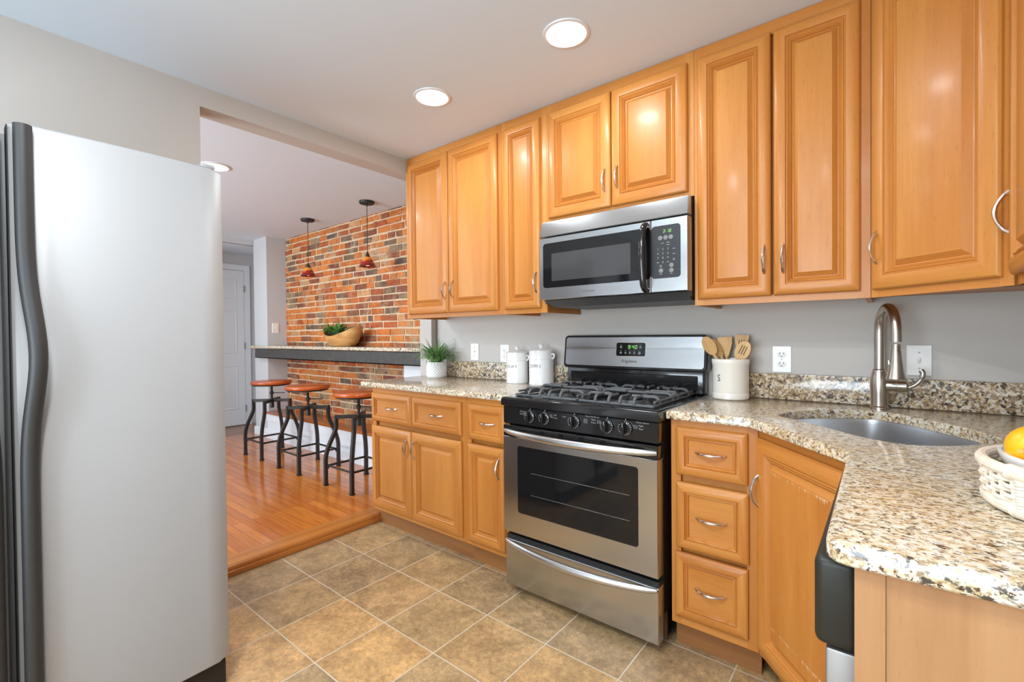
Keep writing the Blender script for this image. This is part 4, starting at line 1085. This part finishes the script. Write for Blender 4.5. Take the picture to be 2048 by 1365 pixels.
def leaf_blade(bm, base, az, length, droop, width, seg=6, mi=0, lift=1.0, ylim=None):
    pts = []; x, y, z = base; ang = lift
    d_ = Vector((math.cos(az), math.sin(az), 0)); side = Vector((-d_.y, d_.x, 0))
    p = Vector(base); L = []
    for k in range(seg+1):
        t = k/seg; w_ = width*math.sin(PI*min(1, 0.12+0.88*(1-t)))**0.8 if t < 1 else 0.0006
        L.append((p+side*w_, p-side*w_, p+Vector((0, 0, -w_*0.4))))
        p = p+(d_*math.cos(ang)+Vector((0, 0, math.sin(ang))))*(length/seg); ang -= droop/seg
    if ylim: L = [tuple(Vector((q.x, min(q.y, ylim(q.z)), q.z)) for q in t_) for t_ in L]
    V = [[bm.verts.new(q) for q in (a, c, b)] for a, b, c in L]
    for a, b in zip(V, V[1:]):
        for i in (0, 1):
            f = bm.faces.new((a[i], a[i+1], b[i+1], b[i])); f.material_index = mi
rp = random.Random(11)
root = thing('fern_greenery', 'green leafy fern tucked into the wooden bowl on the bar', 'plant', (-4.25, 2.505, 1.250))
bm = BM()
for k in range(120):
    az = rp.uniform(0, 2*PI); bx = rp.uniform(-0.11, 0.09); by = rp.uniform(-0.035, 0.03)
    leaf_blade(bm, (bx, by, 0.0), az, rp.uniform(0.08, 0.15), rp.uniform(0.4, 2.0), rp.uniform(0.005, 0.010), 6, rp.choice((0, 0, 1)), rp.uniform(0.5, 1.45))
for k in range(26):
    az = rp.uniform(0, 2*PI); L = rp.uniform(0.08, 0.14); bx = rp.uniform(-0.10, 0.08); by = rp.uniform(-0.03, 0.03)
    ang0 = rp.uniform(0.4, 1.2); d_ = Vector((math.cos(az), 0.6*math.sin(az), 0)).normalized()
    for q in range(8):
        t = q/8; p = Vector((bx, by, 0.0))+d_*L*t*math.cos(ang0)+Vector((0, 0, L*t*math.sin(ang0)*(1-0.35*t)))
        for sd in (-1, 1): leaf_blade(bm, p, az+sd*0.9, 0.036*(1-0.5*t), 0.6, 0.009, 3, rp.choice((0, 1)), 0.35)
link('fronds', bm, [M_LEAF, M_LEAF2], root)
bm = BM(); box(bm, -0.12, 0.12, -0.04, 0.04, -0.02, 0.012, 0.01); link('root_ball', bm, plain('moss', (0.03, 0.05, 0.015, 1), 0.9), root)

# potted grass on the counter
px, py = -2.475, 2.225
root = thing('flower_pot', 'small white textured ceramic pot on the counter left end', 'pot', (px, py, ZT+0.0005))
bm = BM(); nn = 96; rows = 24; rings = []
for j in range(rows+1):
    t = j/rows; z = 0.108*t
    r = 0.064+0.006*min(1, t/0.12) if t < 0.12 else (0.070 if t < 0.72 else 0.070-0.010*min(1, (t-0.72)/0.20))
    ring = []
    for k in range(nn):
        a = 2*PI*k/nn
        b_ = 0.0042*((k % 4 == (0 if (j//2) % 2 else 2)) and (j % 2 == 0)) if 0.06 < t < 0.92 else 0
        ring.append(bm.verts.new(((r+b_)*math.cos(a), (r+b_)*math.sin(a), z)))
    rings.append(ring)
inner = [[bm.verts.new((r*math.cos(2*PI*k/nn), r*math.sin(2*PI*k/nn), z)) for k in range(nn)] for r, z in ((0.055, 0.108), (0.054, 0.09))]
rings += inner
for a, b in zip(rings, rings[1:]):
    for k in range(nn): bm.faces.new((a[k], a[(k+1) % nn], b[(k+1) % nn], b[k]))
bm.faces.new(rings[0][::-1]); bm.faces.new(rings[-1])
link('pot_body', bm, plain('matte_white_ceramic', srgb(232, 230, 228), 0.45), root, True, 25)
bm = BM(); lathe(bm, [(0.0, 0.093), (0.0535, 0.0905)], n=24, cap=False); link('soil', bm, plain('soil', (0.02, 0.013, 0.008, 1), 0.9), root)
bm = BM()
for k in range(175):
    az = rp.uniform(0, 2*PI); r = rp.uniform(0, 0.04)
    leaf_blade(bm, (r*math.cos(az+rp.uniform(-0.5, 0.5)), r*math.sin(az), 0.09), az, rp.uniform(0.13, 0.225), rp.uniform(0.7, 2.4), rp.uniform(0.0028, 0.0052), 8, rp.choice((0, 0, 1)), rp.uniform(1.0, 1.5), lambda z: 0.108 if z > 0.125 else 0.088)
link('grass_blades', bm, [M_LEAF2, M_LEAF], root)

# canisters
def canister(x, y, r, h, word, label):
    root = thing('canister', label, 'canister', (x, y, ZT+0.0005), 0, 'white ceramic canisters')
    bm = BM(); lathe(bm, [(r-0.002, 0), (r, 0.004), (r, 0.010), (r-0.002, 0.013), (r-0.002, h-0.045), (r, h-0.043), (r, h-0.039), (r-0.002, h-0.037), (r-0.002, h-0.004), (r-0.001, h)], n=48); link('jar', bm, M_CERA, root, True, 40)
    bm = BM(); lathe(bm, [(r+0.0005, h+0.0002), (r+0.0005, h+0.004), (r-0.004, h+0.008), (r*0.75, h+0.014), (r*0.4, h+0.019), (0.012, h+0.021), (0.009, h+0.025), (0.009, h+0.029), (0.015, h+0.032), (0.0165, h+0.037), (0.013, h+0.041), (0.0, h+0.042)], n=48)
    link('lid', bm, M_CERA, root, True, 40)
    va = math.atan2(-y, -x)                         # towards the camera side
    for s in (1,):
        a = va+1.02
        c_, s_ = math.cos(a), math.sin(a); e1 = Vector((c_, s_, 0))
        pth = smooth_path([e1*(r-0.004)+Vector((0, 0, h-0.016)), e1*(r+0.010)+Vector((0, 0, h-0.014)), e1*(r+0.014)+Vector((0, 0, h-0.024)), e1*(r+0.007)+Vector((0, 0, h-0.040)), e1*(r-0.004)+Vector((0, 0, h-0.042))], 4)
        bm = BM(); sweep(bm, pth, 0.0045, 10, up=(-s_, c_, 0)); link('clasp', bm, M_CERA, root)
    bm = BM(); am = va-0.60; rr_ = r-0.0012
    text_into(bm, word, 0.024, lambda u, v: (rr_*math.cos(am+u/rr_), rr_*math.sin(am+u/rr_), h*0.57+v)); link('lettering', bm, M_INK, root, False)
canister(-1.767, 2.243, 0.068, 0.180, 'SUGAR', 'white lidded canister lettered SUGAR, left of the pair')
canister(-1.586, 2.243, 0.074, 0.194, 'COFFEE', 'white lidded canister lettered COFFEE, nearer the range')

# utensil crock and utensils
cx, cy = -0.548, 2.235
root = thing('utensil_crock', 'cream ceramic crock lettered S beside the range', 'crock', (cx, cy, ZT+0.0005))
bm = BM(); R_ = 0.076; lathe(bm, [(R_-0.004, 0), (R_, 0.004), (R_, 0.026), (R_-0.002, 0.029), (R_-0.001, 0.032), (R_-0.002, 0.150), (R_+0.001, 0.156), (R_+0.002, 0.172), (R_, 0.177), (R_-0.006, 0.177), (R_-0.008, 0.165), (R_-0.008, 0.012), (0, 0.010)], n=56); link('jar', bm, M_CREAM, root, True, 40)
bm = BM(); am = -PI/2-0.42+math.atan2(0, 1); rr_ = R_-0.0008
text_into(bm, 'S', 0.042, lambda u, v: (rr_*math.cos(am+u/rr_*0.8), rr_*math.sin(am+u/rr_*0.8), 0.093+v)); link('lettering', bm, M_INKB, root, False)
def utensil(kind, bx, by, tx, ty, tz, w_, label, yawu=0.0):
    b0 = Vector((bx, by, 0.015)); t0 = Vector((tx, ty, tz)); d_ = (t0-b0); L = d_.length
    root = thing(kind, label, 'kitchen utensil', (cx+bx, cy+by, ZT+0.0005+0.015), 0, 'wooden utensils in the crock')
    zax = d_.normalized(); yax = Vector((cx+tx, cy+ty, 0)).normalized()
    yax = (yax-zax*yax.dot(zax)).normalized(); xax = yax.cross(zax)
    root.rotation_mode = 'QUATERNION'
    root.rotation_quaternion = Matrix((xax, yax, zax)).transposed().to_quaternion() @ Quaternion((0, 0, 1), yawu)
    hl = L-0.085
    bm = BM(); sweep(bm, [(0, 0, 0), (0, 0, hl*0.5), (0, 0, hl)], [0.0055, 0.0055, 0.0065], 10); link('handle', bm, M_UTEN, root)
    bm = BM()
    if kind == 'wooden_spatula':
        outl = [(0.006, 0), (w_*0.6, 0.03), (w_*0.92, 0.06), (w_, 0.088), (w_*0.9, 0.092)]
        pts = [(x, z) for x, z in outl]+[(-x, z) for x, z in outl[::-1]]
    else:
        pts = [(w_*math.sin(a)*(1 if z_ > 0 else 1), 0.046-0.046*math.cos(a)) for a, z_ in [(k*PI/9+0.12, 1) for k in range(9)]]
        pts = [(max(x, 0.004), z) for x, z in pts]; pts = pts+[(-x, z) for x, z in pts[::-1]]
    for y in (-0.003, 0.003): pass
    cup = 0.006 if kind != 'wooden_spatula' else 0.0
    A = [bm.verts.new((x, -0.003, hl-0.004+z)) for x, z in pts]; B = [bm.verts.new((x, 0.003, hl-0.004+z)) for x, z in pts]
    bm.faces.new(A[::-1]); bm.faces.new(B)
    n_ = len(pts)
    for k in range(n_): bm.faces.new((A[k], A[(k+1) % n_], B[(k+1) % n_], B[k]))
    bl = link('blade', bm, M_UTEN, root, True, 40)
    if kind == 'slotted_spoon' or 'slotted' in label:
        for x in (-0.010, 0.0, 0.010):
            bm = BM(); box(bm, x-0.0018, x+0.0018, -0.0036, 0.0036, hl+0.026, hl+0.066); link('slot', bm, M_SLOTW, bl, False)
utensil('wooden_spoon', 0.040, -0.034, -0.100, -0.036, 0.272, 0.027, 'wooden spoon leaning left, nearest the range', 0.35)
utensil('wooden_spoon', 0.045, 0.012, -0.078, 0.000, 0.262, 0.026, 'wooden spoon just behind the leftmost spoon', 0.75)
utensil('wooden_spatula', -0.005, 0.030, -0.036, 0.045, 0.270, 0.031, 'plain wooden spatula standing upright in the middle of the crock', 0.1)
utensil('wooden_spatula', 0.020, 0.048, 0.036, 0.055, 0.280, 0.029, 'slotted wooden spatula at the back of the crock', -0.1)
utensil('slotted_spoon', -0.035, -0.010, 0.072, -0.018, 0.252, 0.030, 'slotted wooden spoon leaning right in front', -0.1)

# outlets and switches
def plate_thing(name, x, z, label, cat, kind, loc=None, rz=0, w_=0.073, h_=0.116):
    root = thing(name, label, cat, loc or (x, WY-0.0005, z), rz, 'white wall plates')
    bm = BM(); plate(bm, rrect(-w_/2, w_/2, -h_/2, h_/2, 0.004), -0.0055, 0.0, 0, None, 0.002); link('cover_plate', bm, M_PLATE, root)
    if kind == 'outlet':
        for zz in (0.021, -0.021):
            bm = BM(); lathe(bm, [(0.0165, 0.0055), (0.0165, 0.0075), (0.0155, 0.008)], 0, 0, zz, 24, 'Y', 1, 0.85); rc = link('socket', bm, M_PLATE, root)
            for a, hh in ((-0.0065, 0.008), (0.0060, 0.0065)):
                bm = BM(); box(bm, a-0.0012, a+0.0012, -0.0084, -0.0076, zz+0.003-hh/2, zz+0.003+hh/2+0.002); link('slot', bm, M_SLOT, rc, False)
            bm = BM(); lathe(bm, [(0.0024, 0.0078), (0.0024, 0.0084)], 0, 0, zz-0.008, 10, 'Y'); link('ground_hole', bm, M_SLOT, rc, False)
        sc = (0.0,)
    else:
        bm = BM(); box(bm, -0.0055, 0.0055, -0.0068, -0.004, -0.0125, 0.0125, 0.0005); rc = link('toggle_frame', bm, M_PLATE, root)
        bm = BM(); vs = box(bm, -0.004, 0.004, -0.016, -0.005, -0.002, 0.008, 0.001); link('toggle', bm, M_PLATE, root)
        sc = (0.030, -0.030)
    for s in sc:
        bm = BM(); lathe(bm, [(0.003, 0.0055), (0.003, 0.0065), (0.002, 0.007)], 0, 0, s, 12, 'Y'); link('screw', bm, M_ALTB, root)
plate_thing('light_switch', -2.210, 1.100, 'white light switch plate above the backsplash right of the grassy plant', 'light switch', 'switch')
plate_thing('wall_outlet', -1.942, 1.093, 'white outlet partly hidden behind the SUGAR canister', 'outlet', 'outlet')
plate_thing('wall_outlet', -0.362, 1.096, 'white outlet between the utensil crock and the faucet', 'outlet', 'outlet')
plate_thing('light_switch', 0.092, 1.103, 'white light switch plate right of the faucet', 'light switch', 'switch')
plate_thing('light_switch', 0, 0, 'white light switch plate on the grey pier above the bar', 'light switch', 'switch', (-5.5895, 2.525, 1.32), PI/2)

# basket tray with bowl and lemons at the right edge
BXc, BYc = 0.288, 1.128
root = thing('wicker_basket', 'whitewashed wicker tray basket on the near countertop at the right edge', 'basket', (BXc, BYc, ZT+0.002))
AX = AY = 0.154
def ell(sx, z, n=64): return [((AX+sx)*math.cos(2*PI*k/n), (AY+sx)*math.sin(2*PI*k/n), z) for k in range(n)]
bm = BM(); sweep(bm, ell(0.0, 0.0115), 0.0105, 10, closed=True); link('base_hoop', bm, M_RATTAN, root)
bm = BM(); sweep(bm, ell(0.008, 0.071), 0.0088, 10, closed=True); link('rim_hoop', bm, M_RATTAN, root)
gaps = [(-2.52, -1.62), (0.62, 1.52)]
spans = [(-1.62, 0.62), (1.52, 2*PI-2.52)]
for a0, a1 in spans:
    bm = BM()
    for j in range(6):
        z = 0.0235+j*0.0078; n = 110; pts = []
        for k in range(n+1):
            a = a0+(a1-a0)*k/n; o = 0.0038*math.sin(22*a+(j % 2)*PI)
            s_ = 0.001+0.006*(z/0.07)+o; pts.append(((AX+s_)*math.cos(a), (AY+s_)*math.sin(a), z))
        sweep(bm, pts, 0.0034, 6)
    link('weave', bm, M_RATTAN, root, True, 60)
    for k in range(int((a1-a0)*22/PI)+1):
        a = a0+0.02+PI*(k+0.0)/22
        if a > a1: break
        bm = BM(); sweep(bm, [((AX+0.001)*math.cos(a), (AY+0.001)*math.sin(a), 0.012), ((AX+0.008)*math.cos(a), (AY+0.008)*math.sin(a), 0.071)], 0.0034, 6); link('stake', bm, M_RATTAN, root)
for g0, g1 in gaps:
    for a in (g0+0.01, g1-0.01):
        bm = BM(); n = 220; pts = []
        for k in range(n+1):
            q = 2*PI*13*k/n; z = 0.010+0.064*k/n; rr2 = AX+0.001+0.007*(z/0.071)
            c_ = Vector((rr2*math.cos(a), rr2*math.sin(a), z)); er = Vector((math.cos(a), math.sin(a), 0)); et = Vector((-math.sin(a), math.cos(a), 0))
            pts.append(c_+er*0.0066*math.cos(q)+et*0.0066*math.sin(q))
        sweep(bm, pts, 0.0026, 6); link('end_post', bm, M_RATTAN, root, True, 60)
    for nm, zz, s0, rd in (('rim_grip', 0.071, 0.008, 0.0098), ('base_grip', 0.0115, 0.0, 0.0102)):
        bm = BM(); n = 1100; pts = []
        turns = 58
        for k in range(n+1):
            a = g0-0.10+(g1-g0+0.16)*k/n; q = 2*PI*turns*k/n
            pts.append(((AX+s0+rd*math.cos(q))*math.cos(a), (AY+s0+rd*math.cos(q))*math.sin(a), zz+rd*math.sin(q)))
        sweep(bm, pts, 0.0020, 5); link(nm, bm, M_RATTAN, root, True, 60)
bm = BM()
for k in range(22):
    y = -0.145+k*0.29/21; hx = math.sqrt(max(0, 0.150**2-y*y)); sweep(bm, [(-hx, y, 0.0085), (0, y, 0.0085), (hx, y, 0.0085)], 0.0036, 6)
for k in range(9):
    x = -0.13+k*0.26/8; hy = math.sqrt(max(0, 0.150**2-x*x)); sweep(bm, [(x, -hy, 0.0065), (x, hy, 0.0065)], 0.0036, 6)
link('base_mat', bm, M_RATTAN, root)
root = thing('fruit_bowl', 'white ceramic bowl standing inside the wicker basket', 'bowl', (0.290, 1.132, ZT+0.0145))
bm = BM(); lathe(bm, [(0.0, 0.001), (0.080, 0.0), (0.086, 0.005), (0.112, 0.022), (0.134, 0.048), (0.1435, 0.068), (0.144, 0.0745), (0.139, 0.0745), (0.129, 0.056), (0.110, 0.034), (0.08, 0.016), (0.0, 0.010)], n=56); link('bowl_shell', bm, M_CERA, root, True, 50)
def lemon(x, y, z, d_, label):
    root = thing('lemon', label, 'fruit', (x, y, z), 0, 'yellow fruit in the white bowl')
    root.rotation_mode = 'QUATERNION'; root.rotation_quaternion = (-Vector(d_)).to_track_quat('Z', 'Y')
    bm = BM(); pr_ = []
    for k in range(25):
        a = PI*k/24; pr_.append((max(0.036*math.sin(a)**0.95, 0.0), -0.044*math.cos(a)))
    pr_ = [(0.0, -0.0425), (0.0045, -0.0432), (0.009, -0.0424)]+pr_[4:-3]+[(0.009, 0.0430), (0.005, 0.0450), (0.0, 0.0450)]
    lathe(bm, pr_, n=36); link('peel', bm, M_LEMON, root, True, 70)
    bm = BM(); lathe(bm, [(0.0042, -0.001), (0.0042, 0.002), (0.0025, 0.0025), (0.0018, 0.001), (0.0, 0.001)], 0, 0, -0.0445, 12); link('stem_scar', bm, plain('stem', srgb(206, 160, 70), 0.7), root)
lemon(0.189, 1.124, ZT+0.100, (-0.55, -0.88, -0.02), 'yellow lemon at the left of the white bowl, stem scar facing the camera')
lemon(0.300, 1.150, ZT+0.070, (0.9, 0.3, 0.2), 'yellow lemon behind the first one in the white bowl')
